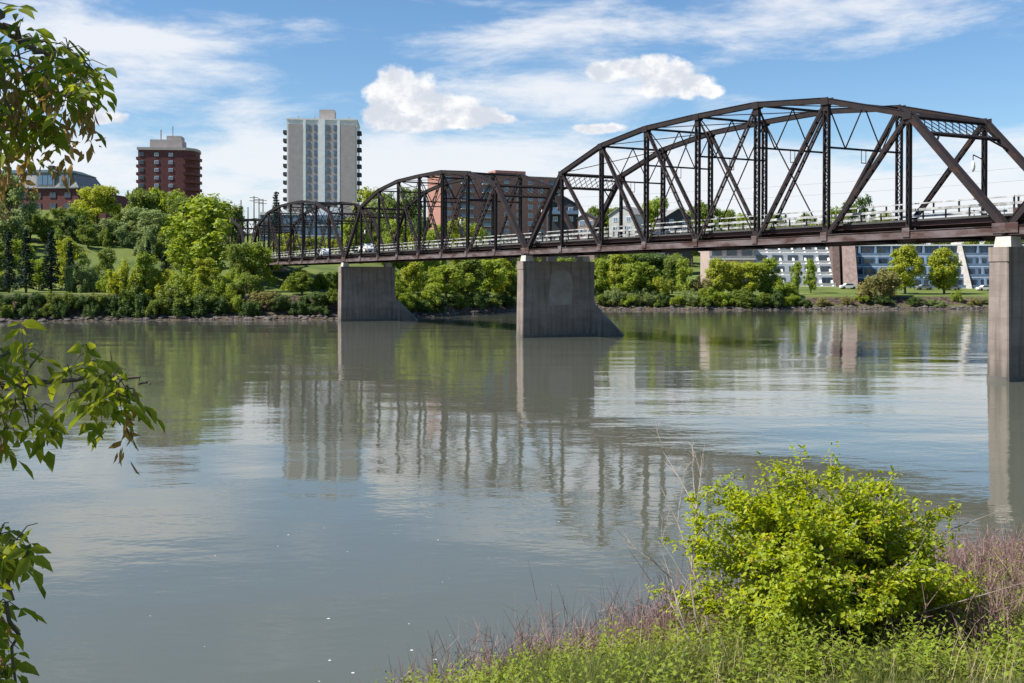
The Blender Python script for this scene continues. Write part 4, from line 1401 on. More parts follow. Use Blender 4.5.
def gable_house(px, ytop, ybase, Y, w, d, wallm, roofm, label, rz=0, balcony=False):
    x = X_at(px, Y)
    zb = ground_z(x, Y) - .8
    r = empty('house', (x, Y, zb), rz)
    tag(r, label, 'house')
    ht = Z_at(ytop, Y) - zb
    he = ht - w * .30
    m = MB()
    m.span(-w / 2, w / 2, 0, d, 0, he)
    m.prism([(-w / 2, .003, he + .002), (w / 2, .003, he + .002), (0, .003, ht - .1)], [(-w / 2, d - .003, he + .002), (w / 2, d - .003, he + .002), (0, d - .003, ht - .1)])
    m.build('wall', M[wallm], r)
    rf = MB()
    for s in (-1, 1):
        rf.beam((s * (w / 2 + .4) / 2, -.5, (he - .12 + ht) / 2), (s * (w / 2 + .4) / 2, d + .5, (he - .12 + ht) / 2), math.hypot(w / 2 + .4, ht - he + .12), .22,
                up=Vector((s * (ht - he), 0, w / 2)).normalized())
    rf.build('roof', M[roofm], r)
    put_windows(r, 1.5, 1.5, [(-w / 4, -.01, he - 2.2), (w / 4, -.01, he - 2.2), (-w / 4, -.01, max(he - 5, .5)), (w / 4, -.01, max(he - 5, .5))], frame='white')
    if balcony:
        for z in (he - 3.0,):
            b = MB(); b.slot = 0; b.span(-w / 2, w / 2, -1.8, -.004, z, z + .2); b.slot = 1; b.span(-w / 2, w / 2, -1.8, -1.72, z + .2, z + 1.2)
            b.build('balcony', [M['dark_siding'], M['blue_siding']], r)
    return r


gable_house(563, 196, 230, 340, 9.5, 10, 'dark_siding', 'dark_siding', 'dark three-storey house with blue windows and balcony behind the bridge', balcony=True)
gable_house(622, 206, 230, 330, 8.5, 9, 'pale_siding', 'slate', 'white gabled house with grey roof behind the bridge', rz=R(-30))
gable_house(678, 209, 222, 360, 9.0, 9, 'dark_siding', 'slate', 'dark low house with pale window frames behind the near span', rz=R(12))
gable_house(586, 213, 222, 330, 5, 7, 'tan_brick', 'dark_siding', 'small brown house partly hidden by the dark house', rz=R(-16))


def terraces(p0, p1, Y, ytop, floors, wallm, label, step, fins, finm, finw, rz, rail='offwhite', big=()):
    x0, x1 = X_at(p0, Y), X_at(p1, Y)
    xc = (x0 + x1) / 2
    zb = ground_z(xc, Y) - 1.2
    r = empty('terraced_apartments', (xc, Y, zb), rz)
    tag(r, label, 'apartments', 'terraced apartments on the far bank')
    H = Z_at(ytop, Y) - zb
    w = x1 - x0
    fh = (H - 1.0) / floors
    for k in range(floors):
        z = 1.0 + k * fh
        y = k * step
        f = MB()
        f.span(-w / 2, w / 2, y, 22, z - (1.0 if k == 0 else 0), z + fh - .003)
        f.build('storey', M[wallm], r)
        b = MB()
        b.slot = 0; b.span(-w / 2, w / 2, y - 1.8, y - .004, z - .05, z + .18)
        b.slot = 1; b.span(-w / 2, w / 2, y - 1.8, y - 1.68, z + .18, z + .95)
        b.build('balcony', [M['offwhite'], M[rail]], r)
        n = int(w / 3.6)
        put_windows(r, 2.8, 2.3, [(-w / 2 + (i + .5) * w / n, y - .01, z + .25) for i in range(n)], glass='dark_glass', frame='offwhite' if wallm == 'white' else 'blue_siding')
    rf = MB(); rf.span(-w / 2 - .2, w / 2 + .2, floors * step - step - .9, 22.2, H, H + .35); rf.build('roof', M['offwhite'], r)
    for fx in fins:
        x = X_at(fx, Y) - xc
        for k in range(floors):
            z = 1.0 + k * fh
            y = k * step
            g = MB()
            tri = [(y - 2.1, z + .1), (y - .02 + min(step, 1.5), z + fh - .02), (y + 1.5, z + .1)] if finm == 'white' else [(y - 1.82, z - .06), (y - 1.1, z + fh - .1), (y + .3, z + fh - .1), (y + .3, z - .06)]
            g.prism([(x - finw / 2, p, q) for p, q in tri], [(x + finw / 2, p, q) for p, q in tri])
            g.build('party_wall', M[finm], r)
    for fx in big:
        g = MB()
        x = X_at(fx, Y) - xc
        top = H + 1.0
        y0, y1 = -3.2, (floors - 1) * step - .2
        g.prism([(x - .6, y0 - .6, 0), (x - .6, y1, top), (x - .6, y1 + 5, top), (x - .6, y1 + 5, 0)],
                [(x + .6, y0 - .6, 0), (x + .6, y1, top), (x + .6, y1 + 5, top), (x + .6, y1 + 5, 0)])
        g.build('buttress', M['pale_concrete'], r)
    return r


terraces(757, 834, 300, 241, 4, 'grey_stucco', 'white stepped apartments with slanting white party walls behind the bank bushes', 2.2, (759, 770, 783, 796, 808, 820, 831), 'white', .5, R(-4), 'pale_siding')
terraces(710, 755, 302, 246, 3, 'pink_stucco', 'pale lower apartments with pinkish end wall left of the white stepped ones', 0.6, (), 'tan_brick', 2.6, R(-3), 'slate')
terraces(853, 1075, 300, 245, 4, 'blue_siding', 'long blue terraced apartments with slanting pale buttress beyond the lawn', 2.0, (866, 882, 898, 914, 930, 946, 984, 1000, 1030), 'blue_siding', .4, R(-4), 'blue_siding', (966,))
# brick stair tower between the two terraces
def stair_tower():
    Y = 297.0
    x = X_at(843, Y); zb = ground_z(x, Y) - 1
    r = empty('stair_tower', (x, Y, zb), R(-8))
    tag(r, 'slanting brown brick stair tower between the white and blue apartments', 'stair tower')
    H = Z_at(243, Y) - zb
    m = MB()
    m.prism([(0.2, -4, 0), (0.2, 2, H), (.2, 10, H), (.2, 10, 0)], [(3.4, -4, 0), (3.4, 2, H), (3.4, 10, H), (3.4, 10, 0)])
    m.build('brick_wall', M['tan_brick'], r)
    m = MB()
    m.prism([(-2.4, 0, 0), (-2.4, 3, H), (-2.4, 10, H), (-2.4, 10, 0)], [(-.6, 0, 0), (-.6, 3, H), (-.6, 10, H), (-.6, 10, 0)])
    m.build('brick_wall', M['dark_brick'], r)
    m = MB(); m.span(-.6, .2, 3.6, 10, 0, H - .8); m.build('dark_recess', M['dark_siding'], r)
    m = MB(); m.span(-2.6, 3.6, 3.2, 10.2, H + .002, H + .6); m.build('coping', M['pale_concrete'], r)


stair_tower()

# ------------------------------------------------------------------ vehicles
def make_car(paint):
    r = empty('parked_car')
    b = MB()
    prof = [(-2.1, .35), (-2.15, .75), (-1.9, .95), (-1.2, 1.0), (-.7, 1.45), (1.0, 1.47), (1.55, 1.02), (2.05, .92), (2.15, .55), (2.1, .35)]
    b.prism([(x, -.85, z) for x, z in prof], [(x, .85, z) for x, z in prof])
    b.build('body', M[paint], r)
    for s in (-1, 1):
        g = MB(); g.prism([(-1.0, s * .852, 1.03), (-.62, s * .852, 1.38), (.92, s * .852, 1.39), (1.32, s * .852, 1.04)], [(-1.0, s * .872, 1.03), (-.62, s * .872, 1.38), (.92, s * .872, 1.39), (1.32, s * .872, 1.04)])
        g.build('side_window', M['dark_glass'], r)
    for x in (-1.35, 1.35):
        for s in (-1, 1):
            w = MB(); w.tube([(x, s * .70, .33), (x, s * .90, .33)], [.33, .33], 14); w.build('wheel', M['black'], r)
    return r


def park(r, X, Y, z, rz, label, group=None):
    r.location = (X, Y, z); r.rotation_euler = (0, 0, rz)
    tag(r, label, 'car', group)


def on_deck(s, w):
    p = BR_O + BR_D * SPAN * s + BR_N * w
    return p[0], p[1], deck_z(s) + 1.0


park(make_car('carpaint'), *on_deck(1.93, 2.3), ANG, 'white car driving on the bridge deck above the small pier', 'cars on the bridge')
park(make_car('carpaint'), *on_deck(2.42, 4.6), ANG + math.pi, 'white car crossing the bridge in front of the grey tower', 'cars on the bridge')
for px, paint, lab in ((985, 'carpaint', 'white car parked beside the right pier before the blue apartments'), (848, 'carpaint', 'white car parked at the foot of the brick stair tower'),
                       (952, 'greycar', 'grey car parked between lime tree and slanting buttress'), (924, 'greycar', 'grey car parked between the two lime trees')):
    Y = 291.0
    x = X_at(px, Y)
    park(make_car(paint), x, Y, ground_z(x, Y) - .02, R(4), lab, 'cars before the apartments')

# ------------------------------------------------------------------ poles and wires
def utility_pole(px, ytop, Y, label, arms=True):
    x = X_at(px, Y); zb = ground_z(x, Y)
    r = empty('utility_pole', (x, Y, zb))
    tag(r, label, 'utility pole', 'utility poles behind the bridge end')
    H = Z_at(ytop, Y) - zb
    p = MB(); p.tube([(0, 0, -.5), (0, 0, H)], [.24, .16], 8); p.build('pole', M['wood'], r)
    if arms:
        for dz in (.5, 1.5):
            a = MB(); a.box((0, -.2, H - dz), (2.6, .15, .18)); a.build('cross_arm', M['wood'], r)


for px, yt, Y, lab, ar in ((241, 200, 330, 'thin bare pole, leftmost of the poles behind the bridge end', False), (248, 207, 345, 'short bare pole, second from the left behind the bridge end', False),
                           (254, 196, 340, 'tallest utility pole with cross arms behind the bridge end', True), (259, 198, 352, 'utility pole just right of the tallest pole', True), (263, 199, 362, 'utility pole nearest the lone dark spruce', True)):
    utility_pole(px, yt, Y, lab, ar)
for j, (ya, yb_) in enumerate(((198, 152), (207, 166))):
    w = MB()
    pts = []
    for k in range(41):
        t = k / 40
        px = 560 + (1180 - 560) * t
        Y = 260 - 90 * t
        y = ya + (yb_ - ya) * t + 20 * t * (1 - t)
        pts.append((X_at(px, Y), Y, Z_at(y, Y)))
    w.tube(pts, [.018] * 41, 5)
    tag(w.build('power_line', M['wire']), ['upper thin power line crossing the sky behind the near span', 'lower thin power line crossing the sky behind the near span'][j], 'power line', 'power lines behind the bridge')

# stones along the far waterline
def icosph():
    t = (1 + 5 ** .5) / 2
    v = np.array([(-1, t, 0), (1, t, 0), (-1, -t, 0), (1, -t, 0), (0, -1, t), (0, 1, t), (0, -1, -t), (0, 1, -t), (t, 0, -1), (t, 0, 1), (-t, 0, -1), (-t, 0, 1)]) / 1.9
    f = np.array([(0, 11, 5), (0, 5, 1), (0, 1, 7), (0, 7, 10), (0, 10, 11), (1, 5, 9), (5, 11, 4), (11, 10, 2), (10, 7, 6), (7, 1, 8), (3, 9, 4), (3, 4, 2), (3, 2, 6), (3, 6, 8), (3, 8, 9), (4, 9, 5), (2, 4, 11), (6, 2, 10), (8, 6, 7), (9, 8, 1)])
    return v, f


iv, if_ = icosph()
T = []
for i in range(1500):
    x = rng.uniform(-110, 150)
    v = abs(rng.normal()) * 1.5 + .1
    y = np.interp(x, BX, BY) + v
    s = rng.uniform(.12, .38) * (1.8 if rng.random() < .06 else 1)
    sc = np.array([rng.uniform(.8, 1.7), rng.uniform(.7, 1.2), rng.uniform(.5, .9)]) * s
    T.append(((iv * rng.uniform(.8, 1.2, (12, 1))) * sc + np.array([x, y, ground_z(x, y) + .05]))[if_].reshape(-1, 3))
tag(np_mesh('shore_stones', np.concatenate(T), 3, M['stone']), 'grey stones along the far waterline', 'stones', kind='stuff')

# ------------------------------------------------------------------ near bank: grass, weeds, red brush
GR = {
    'grass': leaf_mat('fresh_grass', (0.070, 0.105, 0.022), (0.21, 0.23, 0.060), 0.45),
    'weed': leaf_mat('yellow_green_weeds', (0.105, 0.135, 0.020), (0.24, 0.24, 0.035), 0.4),
    'red': leaf_mat('dry_reddish_stems', (0.15, 0.072, 0.062), (0.36, 0.26, 0.23), 0.15, 0.8),
    'straw': leaf_mat('dry_straw', (0.30, 0.23, 0.13), (0.46, 0.38, 0.24), 0.2, 0.8),
    'twig': mat('dry_grey_twig', (0.36, 0.30, 0.25), 0.9, 0.3, 20.0),
}


def scatter_near(n, fn, r):
    """random points on the near bank inside the region the photograph can see, kept where fn says so"""
    out = []
    while len(out) < n:
        Y = r.uniform(5.0, 22.0)
        X = r.uniform(-3, .50 * Y + 1.0)
        ys = np.interp(X, NX, NYS)
        if Y > ys + .1: continue
        if r.random() < fn(X, Y, ys): out.append((X, Y, float(near_ground(X, Y))))
    return np.array(out)


def blades(P, h, w, lean, r, seg=2):
    n = len(P)
    a = r.uniform(0, 2 * np.pi, n)
    d = np.stack([np.cos(a), np.sin(a), np.zeros(n)], 1)
    side = np.stack([-np.sin(a), np.cos(a), np.zeros(n)], 1)
    H = h * r.uniform(.5, 1.3, (n, 1)); Lz = H * lean * r.uniform(.1, 1.2, (n, 1))
    up = np.array([0, 0, 1.0])
    m = P + up * H * .6 + d * Lz * .35
    t = P + up * H + d * Lz
    ww = w * r.uniform(.7, 1.3, (n, 1))
    lo = np.stack([P - side * ww, P + side * ww, m + side * ww * .75, m - side * ww * .75], 1)
    hi = np.stack([m - side * ww * .75, m + side * ww * .75, t + side * ww * .12, t - side * ww * .12], 1)
    return np.stack([lo, hi], 1).reshape(-1, 3)


rg = np.random.default_rng(5)
def patchy(X, Y):
    return .5 + .5 * math.sin(X * 1.9 + 1.3 * math.sin(Y * 1.1)) * math.sin(Y * 1.7 + 1.1 * math.sin(X * 1.4))


P = scatter_near(110000, lambda X, Y, ys: 0 if Y < 5.4 + .3 * max(0, 2 - X) else (.35 + .65 * patchy(X, Y) if Y < min(10.2 if X < 2.9 else 7.9 + .4 * math.sin(5 * X), ys - 3.6) else .10), rg)
hs = np.array([.09 + .26 * patchy(x, y) ** 1.5 for x, y, _ in P])[:, None]
tag(np_mesh('grass', blades(P, hs, .0038, .55, rg), 4, GR['grass']), 'fresh green grass of uneven height covering the near bank', 'grass', kind='stuff')

# leafy weeds: stalks with pairs of leaves
P = scatter_near(2300, lambda X, Y, ys: 0 if Y < 6.5 or X < -.115 * Y else (1.0 if ys - 6.5 < Y < ys - 2.0 and X < 1.9 else .45 * (1 - patchy(X, Y)) if Y < 10.6 else .02), rg)
Q = []
for p in P:
    h = rg.uniform(.10, .42) * (1.3 if rg.random() < .15 else 1)
    k = int(rg.integers(9, 18))
    t = rg.uniform(.2, 1, k)[:, None]
    lean = np.array([rg.normal() * .12, rg.normal() * .12, 1.0])
    C = p + lean * h * t + rg.normal(size=(k, 3)) * .05 * (1.2 - t)
    Q.append(leaf_quads(C, rg.normal(size=(k, 3)) * .6 + np.array([0, 0, .8]), .017, rg, .42))
tag(np_mesh('weeds', np.concatenate(Q), 4, GR['weed']), 'yellow-green leafy weeds along the near bank', 'weeds', kind='stuff')

# taller coarse plants with upright leafy stalks
P = scatter_near(460, lambda X, Y, ys: 0 if Y < 7.0 or X < -.1 * Y else (1.0 if Y < ys - 2.5 and Y < 10.8 else .12), rg)
AB = []
for p in P:
    for j in range(int(rg.integers(2, 5))):
        h = rg.uniform(.18, .48)
        k = int(rg.integers(8, 15))
        t = np.linspace(.15, 1, k)[:, None]
        lean = np.array([rg.normal() * .15, rg.normal() * .15, 1.0])
        C = p + np.array([rg.normal() * .09, rg.normal() * .09, 0]) + lean * h * t
        az = np.arange(k)[:, None] * 2.4 + rg.uniform(0, 6)
        D = np.concatenate([np.cos(az), np.sin(az), .9 - .5 * (1 - t)], 1)
        AB.append((C, D, (.105 * (1.15 - .75 * t))))
Q = []
for C, D, Lf in AB:
    D = D / np.linalg.norm(D, axis=1, keepdims=True)
    sd = np.cross(D, np.array([0, 0, 1.0])); sd /= np.linalg.norm(sd, axis=1, keepdims=True) + 1e-9
    Q.append(np.stack([C, C + D * Lf * .45 + sd * Lf * .2, C + D * Lf - np.array([0, 0, .25]) * Lf, C + D * Lf * .45 - sd * Lf * .2], 1).reshape(-1, 3))
tag(np_mesh('coarse_weeds', np.concatenate(Q), 4, LM['bright']), 'coarse leafy weeds standing in the near grass', 'weeds', kind='stuff')

# dry straw left from last year among the green
P = scatter_near(5200, lambda X, Y, ys: 0 if Y < 6 or X < -.115 * Y else (.3 + patchy(X * 1.7 + 3, Y * 1.3) if Y < ys - .3 else 0), rg)
tag(np_mesh('dry_straw', blades(P, rg.uniform(.12, .42, (len(P), 1)), .0022, .8, rg), 4, GR['straw']), 'dry pale straw stalks among the near grass', 'straw', kind='stuff')

# dry reddish brush near the water
P = scatter_near(5600, lambda X, Y, ys: 0 if X < -.118 * Y else 1.0 if max(ys - 5.5, 10.2) < Y < ys - .1 else (.7 if X > 3.0 and Y > 8.3 and Y < ys else 0), rg)
Q = []
for p in P:
    h = rg.uniform(.35, .85) * (.72 if p[0] > 2.5 else 1)
    for j in range(int(rg.integers(2, 4))):
        d = np.array([rg.normal() * .28, rg.normal() * .28, 1.0]); d /= np.linalg.norm(d)
        q = p + np.array([rg.normal() * .06, rg.normal() * .06, 0])
        top = q + d * h * rg.uniform(.6, 1.1)
        ends = [(q, top, .0042)]
        for b in range(int(rg.integers(3, 7))):
            t = rg.uniform(.3, .95)
            s = q + (top - q) * t
            e = s + (d * .6 + rg.normal(size=3) * .45) * h * .30
            ends.append((s, e, .0028))
        for (s, e, wd) in ends:
            v = e - s
            a = np.cross(v, rg.normal(size=3)); a /= np.linalg.norm(a) + 1e-9
            Q.append(np.array([s - a * wd, s + a * wd, e + a * wd * .4, e - a * wd * .4]))
tag(np_mesh('dry_brush', np.concatenate(Q), 4, GR['red']), 'tangle of dry reddish stems along the near water edge', 'brush', kind='stuff')

# ------------------------------------------------------------------ box elder leaves for the near shrub and the overhanging tree
def leaflet(P, D, Nn, L, r, wid=.36, fold=.25):
    """folded pointed leaves: two quads each; P base, D tip direction, Nn normal"""
    n = len(P)
    D = D / (np.linalg.norm(D, axis=1, keepdims=True) + 1e-9)
    side = np.cross(D, Nn); side /= np.linalg.norm(side, axis=1, keepdims=True) + 1e-9
    Nn = np.cross(side, D)
    L = L * r.uniform(.45, 1.35, (n, 1))
    w = L * wid * r.uniform(.8, 1.2, (n, 1))
    tip = P + D * L - Nn * L * .18
    c1 = P + D * L * .35; c2 = P + D * L * .7 - Nn * L * .05
    a1, a2 = c1 + side * w * .95 + Nn * w * fold, c2 + side * w * .62 + Nn * w * fold
    b1, b2 = c1 - side * w * .95 + Nn * w * fold, c2 - side * w * .62 + Nn * w * fold
    mid = P + D * L * .5 - Nn * L * .02
    A = np.stack([P, a1, a2, tip], 1); B = np.stack([P, tip, b2, b1], 1)
    return A, B


def leaf_object(name, AB, material, parent):
    A = np.concatenate([x[0] for x in AB]); B = np.concatenate([x[1] for x in AB])
    n = len(A)
    V = np.concatenate([A, B[:, 2:]], 1).reshape(-1, 3).astype(np.float32)   # base, a1, a2, tip, b2, b1
    me = bpy.data.meshes.new(name)
    base = np.arange(n) * 6
    faces = np.stack([np.stack([base, base + 1, base + 2, base + 3], 1), np.stack([base, base + 3, base + 4, base + 5], 1)], 1).reshape(-1, 4)
    me.vertices.add(len(V)); me.vertices.foreach_set('co', V.ravel())
    me.loops.add(faces.size); me.loops.foreach_set('vertex_index', faces.ravel().astype(np.int32))
    me.polygons.add(len(faces)); me.polygons.foreach_set('loop_start', (np.arange(len(faces)) * 4).astype(np.int32))
    me.update(calc_edges=True)
    me.materials.append(material)
    o = bpy.data.objects.new(name, me)
    COL.objects.link(o)
    o.parent = parent
    return o


LM['shrub'] = leaf_mat('lime_shrub_leaves', (0.185, 0.275, 0.020), (0.50, 0.52, 0.038), 0.5, 0.45, 0.35)
LM['shrub_tip'] = leaf_mat('orange_shoot_tips', (0.33, 0.22, 0.04), (0.36, 0.15, 0.05), 0.4)
LM['maple'] = leaf_mat('box_elder_leaves', (0.080, 0.135, 0.020), (0.30, 0.33, 0.045), 0.55, 0.6, 0.12)
LM['samara'] = leaf_mat('brown_winged_seeds', (0.24, 0.19, 0.05), (0.33, 0.20, 0.09), 0.5, 0.6)


def near_shrub():
    r_ = np.random.default_rng(21)
    X, Y = 2.60, 9.3
    z = float(near_ground(X, Y))
    root = empty('leafy_shrub', (X, Y, z))
    root.scale = (1.09, 1.1, 0.985)
    tag(root, 'large lime green leafy shrub on the near bank by the water', 'shrub')
    st, AB, TIP = MB(), [], []
    rr = random.Random(4)
    shoots = []
    for i in range(90):
        a = rr.uniform(0, 2 * math.pi)
        u = math.sqrt(rr.uniform(0, 1))
        tx, ty = 1.30 * u * math.cos(a), 1.05 * u * math.sin(a)
        tz = 1.66 * math.sqrt(max(0.03, 1 - (u * .97) ** 2)) * rr.uniform(.70, 1.03) - .10 * math.exp(-((tx - .05) / .14) ** 2)
        if tx > .55: tz *= 1 - .28 * (tx - .55)
        if tx < -.3: tz *= .97
        b = Vector((rr.uniform(-.22, .22), rr.uniform(-.2, .2), -.05))
        e = Vector((tx, ty, tz))
        m = b.lerp(e, .5) + Vector((rr.uniform(-.1, .1) - tx * .12, rr.uniform(-.1, .1) - ty * .12, .05))
        st.tube([b, m, e], [.016, .010, .004], 5)
        shoots.append((b, m, e, .016))
        for j in range(5):
            t = rr.uniform(.3, .95)
            p = b.lerp(m, t * 2) if t < .5 else m.lerp(e, t * 2 - 1)
            q = p + Vector((rr.gauss(0, .20), rr.gauss(0, .20), min(.16, abs(rr.gauss(.03, .10)) - .05)))
            st.tube([p, q], [.006, .0025], 4)
            shoots.append((p, p.lerp(q, .5), q, .006))
    for b, m, e, rad in shoots:
        n = 175 if rad > .01 else 125
        t = r_.uniform(.28 if rad > .01 else .12, 1.03, n)
        B, Mi, E = (np.array(v) for v in (b, m, e))
        P = np.where(t[:, None] < .5, B + (Mi - B) * (t * 2)[:, None], Mi + (E - Mi) * (t * 2 - 1)[:, None])
        P = P + r_.normal(size=(n, 3)) * .034
        keep = P[:, 2] > .10 + .30 * smoothstep(-.2, .9, P[:, 0]) * (r_.random(n) < .8)
        P = P[keep]; n = len(P)
        if n == 0: continue
        out = P - np.array([0, 0, .6]); out /= np.linalg.norm(out, axis=1, keepdims=True) + 1e-9
        D = out * .6 + r_.normal(size=(n, 3)) * .7 + np.array([0, 0, -.15])
        Nn = np.array([0, 0, 1.0]) + out * .5 + r_.normal(size=(n, 3)) * .35
        AB.append(leaflet(P, D, Nn, .043, r_, .32))
        if rad < .01 and e[2] > .7 and rr.random() < .8:
            k = 3
            TIP.append(leaflet(np.repeat(np.array(e)[None], k, 0) + r_.normal(size=(k, 3)) * .012, r_.normal(size=(k, 3)) + np.array([0, 0, .8]), r_.normal(size=(k, 3)) + np.array([0, 0, 1]), .034, r_))
    for i in range(26):                            # dead leafless twigs poke out of the crown
        a = rr.uniform(0, 6.28); u = rr.uniform(.4, 1.05)
        p = Vector((1.1 * u * math.cos(a), .95 * u * math.sin(a), rr.uniform(.3, 1.0)))
        q = p + Vector((p.x * .35 + rr.gauss(0, .08), p.y * .3 + rr.gauss(0, .08), rr.uniform(.05, .4)))
        st.tube([p * .5, p, q], [.008, .005, .0018], 4)
    st.build('stems', M['bark_pale'], root)
    leaf_object('foliage', AB, LM['shrub'], root)
    leaf_object('tip_leaves', TIP, LM['shrub_tip'], root)


near_shrub()


def bare_sapling(X, Y, h, lean, seed, label):
    rr = random.Random(seed)
    z = float(near_ground(X, Y))
    mb = MB()
    def grow(p, d, L, r, lev):
        pts = [p]
        for k in range(4):
            d = (d + Vector((rr.gauss(0, .10), rr.gauss(0, .10), rr.gauss(0, .06)))).normalized()
            pts.append(pts[-1] + d * L / 4)
        mb.tube(pts, [r, r * .85, r * .7, r * .5, r * .25], 5)
        if lev < 3:
            for k in range(4 if lev == 0 else 3):
                q = pts[rr.randint(1, 4)]
                nd = (d + Vector((rr.gauss(0, .5), rr.gauss(0, .5), rr.gauss(.1, .3)))).normalized()
                grow(q, nd, L * rr.uniform(.3, .5), r * .5, lev + 1)
    grow(Vector((X, Y, z)), Vector(lean).normalized(), h, .011, 0)
    tag(mb.build('bare_sapling', GR['twig']), label, 'bare sapling', 'bare saplings by the shrub')


bare_sapling(1.60, 9.1, 1.25, (-.22, 0, 1), 3, 'bare grey dead sapling leaning out left of the lime shrub')
bare_sapling(1.52, 8.9, 0.95, (-.5, .1, 1), 8, 'short bare twiggy sapling at the left foot of the lime shrub')
bare_sapling(1.78, 9.7, 1.55, (-.06, .1, 1), 12, 'tall thin bare sapling rising behind the lime shrub')


def overhanging_tree():
    r_ = np.random.default_rng(77)
    rr = random.Random(9)
    root = empty('maple_tree', (-3.3, 1.9, float(near_ground(-3.3, 1.9))))
    tag(root, 'overhanging maple tree with drooping leafy branches and seed clusters at left', 'tree')
    O = Vector(root.location)
    t = MB()
    tp = [Vector((0, 0, -.3)), Vector((-.05, .05, 1.4)), Vector((.05, .1, 2.8)), Vector((-.1, .2, 4.4)), Vector((0, .3, 6.2))]
    t.tube(tp, [.19, .16, .13, .10, .05], 9)
    t.build('trunk', M['bark'], root)

    def at(px, py, Y):
        return Vector((X_at(px, Y), Y, Z_at(py, Y))) - O

    def clump(br, AB, SM, p, n, spread, L=.050, sam=.5):
        n = max(2, int(n * 1.7)); spread *= 1.0
        """a spray: compound leaves of three to five leaflets drooping from p"""
        for k in range(n):
            c = Vector(p) + Vector((rr.gauss(0, spread), rr.gauss(0, spread), rr.gauss(-spread * .3, spread * .9)))
            br.tube([Vector(p), Vector(p).lerp(c, .5) + Vector((0, 0, .012)), c], [.0018, .0014, .001], 4)
            az = rr.uniform(0, 2 * math.pi)
            d0 = np.array([math.cos(az), math.sin(az), -.55 - rr.random() * .7])
            kk = rr.choice((3, 3, 5))
            sd = np.array([-math.sin(az), math.cos(az), 0])
            Ds = [d0, d0 * .6 + sd * .8, d0 * .6 - sd * .8, d0 * .2 + sd, d0 * .2 - sd][:kk]
            Ps = [np.array(c) + d0 * .035, np.array(c) + d0 * .012, np.array(c) + d0 * .012, np.array(c), np.array(c)][:kk]
            Nn = np.array([math.cos(az), math.sin(az), 1.2]) + r_.normal(size=3) * .35
            AB.append(leaflet(np.array(Ps), np.array(Ds), np.repeat(Nn[None], kk, 0) + r_.normal(size=(kk, 3)) * .2, L, r_, .23, .3))
        if rr.random() < sam:                      # hanging bunch of winged seeds
            m = rr.randint(14, 26)
            h = r_.uniform(.0, .15, (m, 1))
            P = np.array(p) + np.array([0, 0, -.02]) - np.array([0, 0, 1]) * h + r_.normal(size=(m, 3)) * .012
            SM.append(leaflet(P, r_.normal(size=(m, 3)) * .45 + np.array([0, 0, -1]), r_.normal(size=(m, 3)), .036, r_, .20, .1))

    def branch(paths, clumps, sam):
        br, AB, SM = MB(), [], []
        for pts, r0 in paths:
            if len(pts) > 3:                       # smooth the limb and let it wander a little
                q = []
                ext = [pts[0] * 2 - pts[1]] + list(pts) + [pts[-1] * 2 - pts[-2]]
                for i in range(1, len(ext) - 2):
                    a, b0, c0, d0 = ext[i - 1:i + 3]
                    for k in range(5):
                        t = k / 5
                        p = .5 * ((2 * b0) + (c0 - a) * t + (2 * a - 5 * b0 + 4 * c0 - d0) * t * t + (3 * b0 - a - 3 * c0 + d0) * t ** 3)
                        q.append(p + Vector((rr.gauss(0, .006), rr.gauss(0, .006), rr.gauss(0, .006))))
                q.append(pts[-1])
                pts = q
                for k in range(3, len(pts) // 2, 2):    # leafy side twigs nearer the trunk
                    clumps = list(clumps) + [(pts[k] + Vector((-.05, -.1, .02)), 3, .07)] if pts[k].x + O.x < -.58 * max(pts[k].y + O.y, .1) else clumps
            n = len(pts)
            br.tube(pts, [r0 * (1 - .8 * i / (n - 1)) for i in range(n)], 6)
        for p, n, s in clumps:
            clump(br, AB, SM, p, n, s, sam=sam)
        b = br.build('branch', M['bark'], root)
        leaf_object('leaves', AB, LM['maple'], b)
        for q in SM:
            leaf_object('seed_cluster', [q], LM['samara'], b)

    # top branch: enters at the left edge, spreads and droops
    Yt = 2.9
    p0 = tp[3]
    main = [p0, at(-90, -40, 2.6), at(-20, 10, 2.75), at(15, 36, 2.85), at(42, 56, 2.9), at(58, 52, 2.95)]
    side = [at(15, 36, 2.85), at(48, 46, 2.95), at(84, 62, 3.0), at(104, 74, 3.02)]
    low = [at(-20, 10, 2.75), at(0, 70, 2.7), at(14, 120, 2.75), at(22, 150, 2.8)]
    cl = []
    for x, y, n, s in ((8, 40, 4, .045), (18, 62, 5, .05), (36, 58, 4, .045), (56, 42, 4, .04), (70, 44, 4, .04), (90, 50, 3, .03), (100, 64, 4, .035), (108, 84, 3, .03),
                       (62, 72, 5, .05), (80, 78, 5, .05), (92, 96, 4, .04), (74, 108, 4, .04), (52, 104, 5, .05), (40, 92, 5, .05), (22, 90, 5, .05), (6, 82, 5, .05), (4, 112, 4, .04),
                       (28, 116, 4, .04), (48, 126, 4, .035), (66, 128, 3, .03), (22, 142, 3, .03), (20, 158, 3, .025), (2, 10, 3, .04), (-14, 60, 5, .06), (-18, 100, 5, .05), (110, 72, 2, .02), (84, 120, 2, .02)):
        cl.append((at(x * .98 - 20, y - 2, Yt + rr.uniform(-.25, .2)), n, s))
    twigs = [([at(42, 56, 2.9), at(50, 90, 2.9), at(52, 120, 2.9)], .004), ([at(84, 62, 3.0), at(88, 90, 3.0), at(76, 110, 3.0)], .0035), ([at(104, 74, 3.02), at(110, 86, 3.02)], .003), ([at(15, 36, 2.85), at(24, 80, 2.85), at(30, 115, 2.85)], .004)]
    branch([(main, .017), (side, .006), (low, .006)] + twigs, cl, .95)
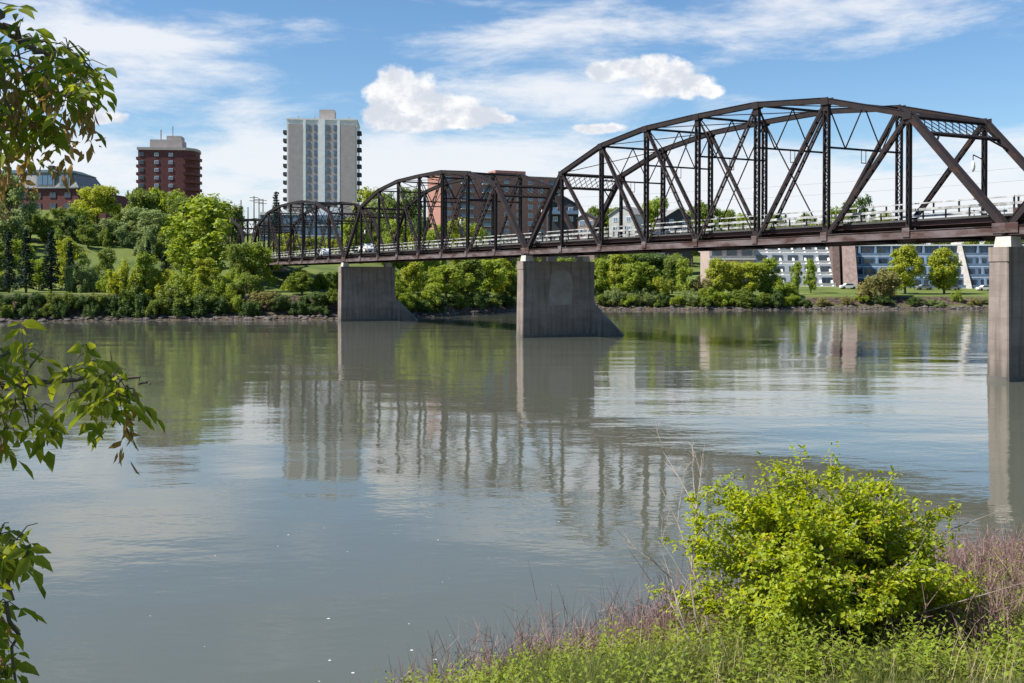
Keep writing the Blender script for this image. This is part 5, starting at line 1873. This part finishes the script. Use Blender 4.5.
    # middle branch, nearly level
    main = [tp[2], at(-120, 395, 2.5), at(-30, 386, 2.55), at(20, 384, 2.6), at(70, 381, 2.65), at(118, 380, 2.68), at(150, 384, 2.7)]
    cl = []
    for x, y, n, s in ((4, 352, 3, .035), (22, 356, 4, .04), (42, 352, 3, .03), (16, 384, 3, .04), (10, 412, 4, .04), (34, 404, 4, .04), (26, 428, 3, .03), (54, 410, 3, .035), (64, 424, 2, .025), (92, 392, 4, .035), (88, 372, 2, .03), (108, 352, 2, .025), (116, 362, 3, .03), (112, 392, 4, .035), (130, 376, 3, .03), (136, 394, 3, .028), (118, 408, 2, .02), (146, 388, 2, .02), (-12, 400, 4, .05), (-20, 360, 4, .05)):
        cl.append((at(x - 18, y, 2.62 + rr.uniform(-.12, .12)), n, s * .9))
    branch([(main, .012), ([at(20, 384, 2.6), at(32, 364, 2.6), at(44, 350, 2.6)], .004), ([at(20, 384, 2.6), at(26, 410, 2.6), at(30, 428, 2.6)], .004), ([at(100, 380, 2.66), at(112, 362, 2.66), at(110, 350, 2.66)], .003)], cl, .12)
    # lowest branch, hanging close to the left edge
    main = [tp[1], at(-120, 470, 2.4), at(-40, 520, 2.45), at(-8, 560, 2.45), at(12, 620, 2.45), at(16, 700, 2.45)]
    cl = []
    for x, y, n, s in ((4, 526, 4, .03), (20, 534, 3, .03), (36, 540, 2, .025), (6, 556, 4, .035), (24, 562, 3, .03), (8, 584, 4, .03), (18, 604, 4, .03), (4, 620, 4, .03), (16, 640, 4, .03), (6, 664, 4, .03), (22, 676, 3, .03), (0, 700, 5, .04), (-20, 600, 5, .05), (-16, 540, 5, .05), (-16, 660, 5, .05)):
        cl.append((at(x - 20, y, 2.45 + rr.uniform(-.10, .10)), n, s * .8))
    branch([(main, .013)], cl, .25)
    # the rest of the crown, above and left of the view, shades these branches
    V = []
    for k in range(40):
        a = rr.uniform(0, 6.28); u = math.sqrt(rr.random())
        p = np.array([-.55 + 1.9 * u * math.cos(a) - .3, .2 + 1.9 * u * math.sin(a), rr.uniform(3.2, 6.6)])
        n = 60
        P = p + r_.normal(size=(n, 3)) * .22
        # sloping cut keeps this unseen shading crown outside the camera view
        Wd = P + np.array(O)
        ok = (Wd[:, 1] < .2) | (Wd[:, 0] < -.55 * Wd[:, 1] - .1)
        P = P[ok]
        if len(P) == 0: continue
        n = len(P)
        V.append(leaflet(P, r_.normal(size=(n, 3)) + np.array([0, 0, -.6]), r_.normal(size=(n, 3)) * .5 + np.array([0, 0, 1]), .095, r_, .32))
    leaf_object('crown', V, LM['maple'], root)


overhanging_tree()
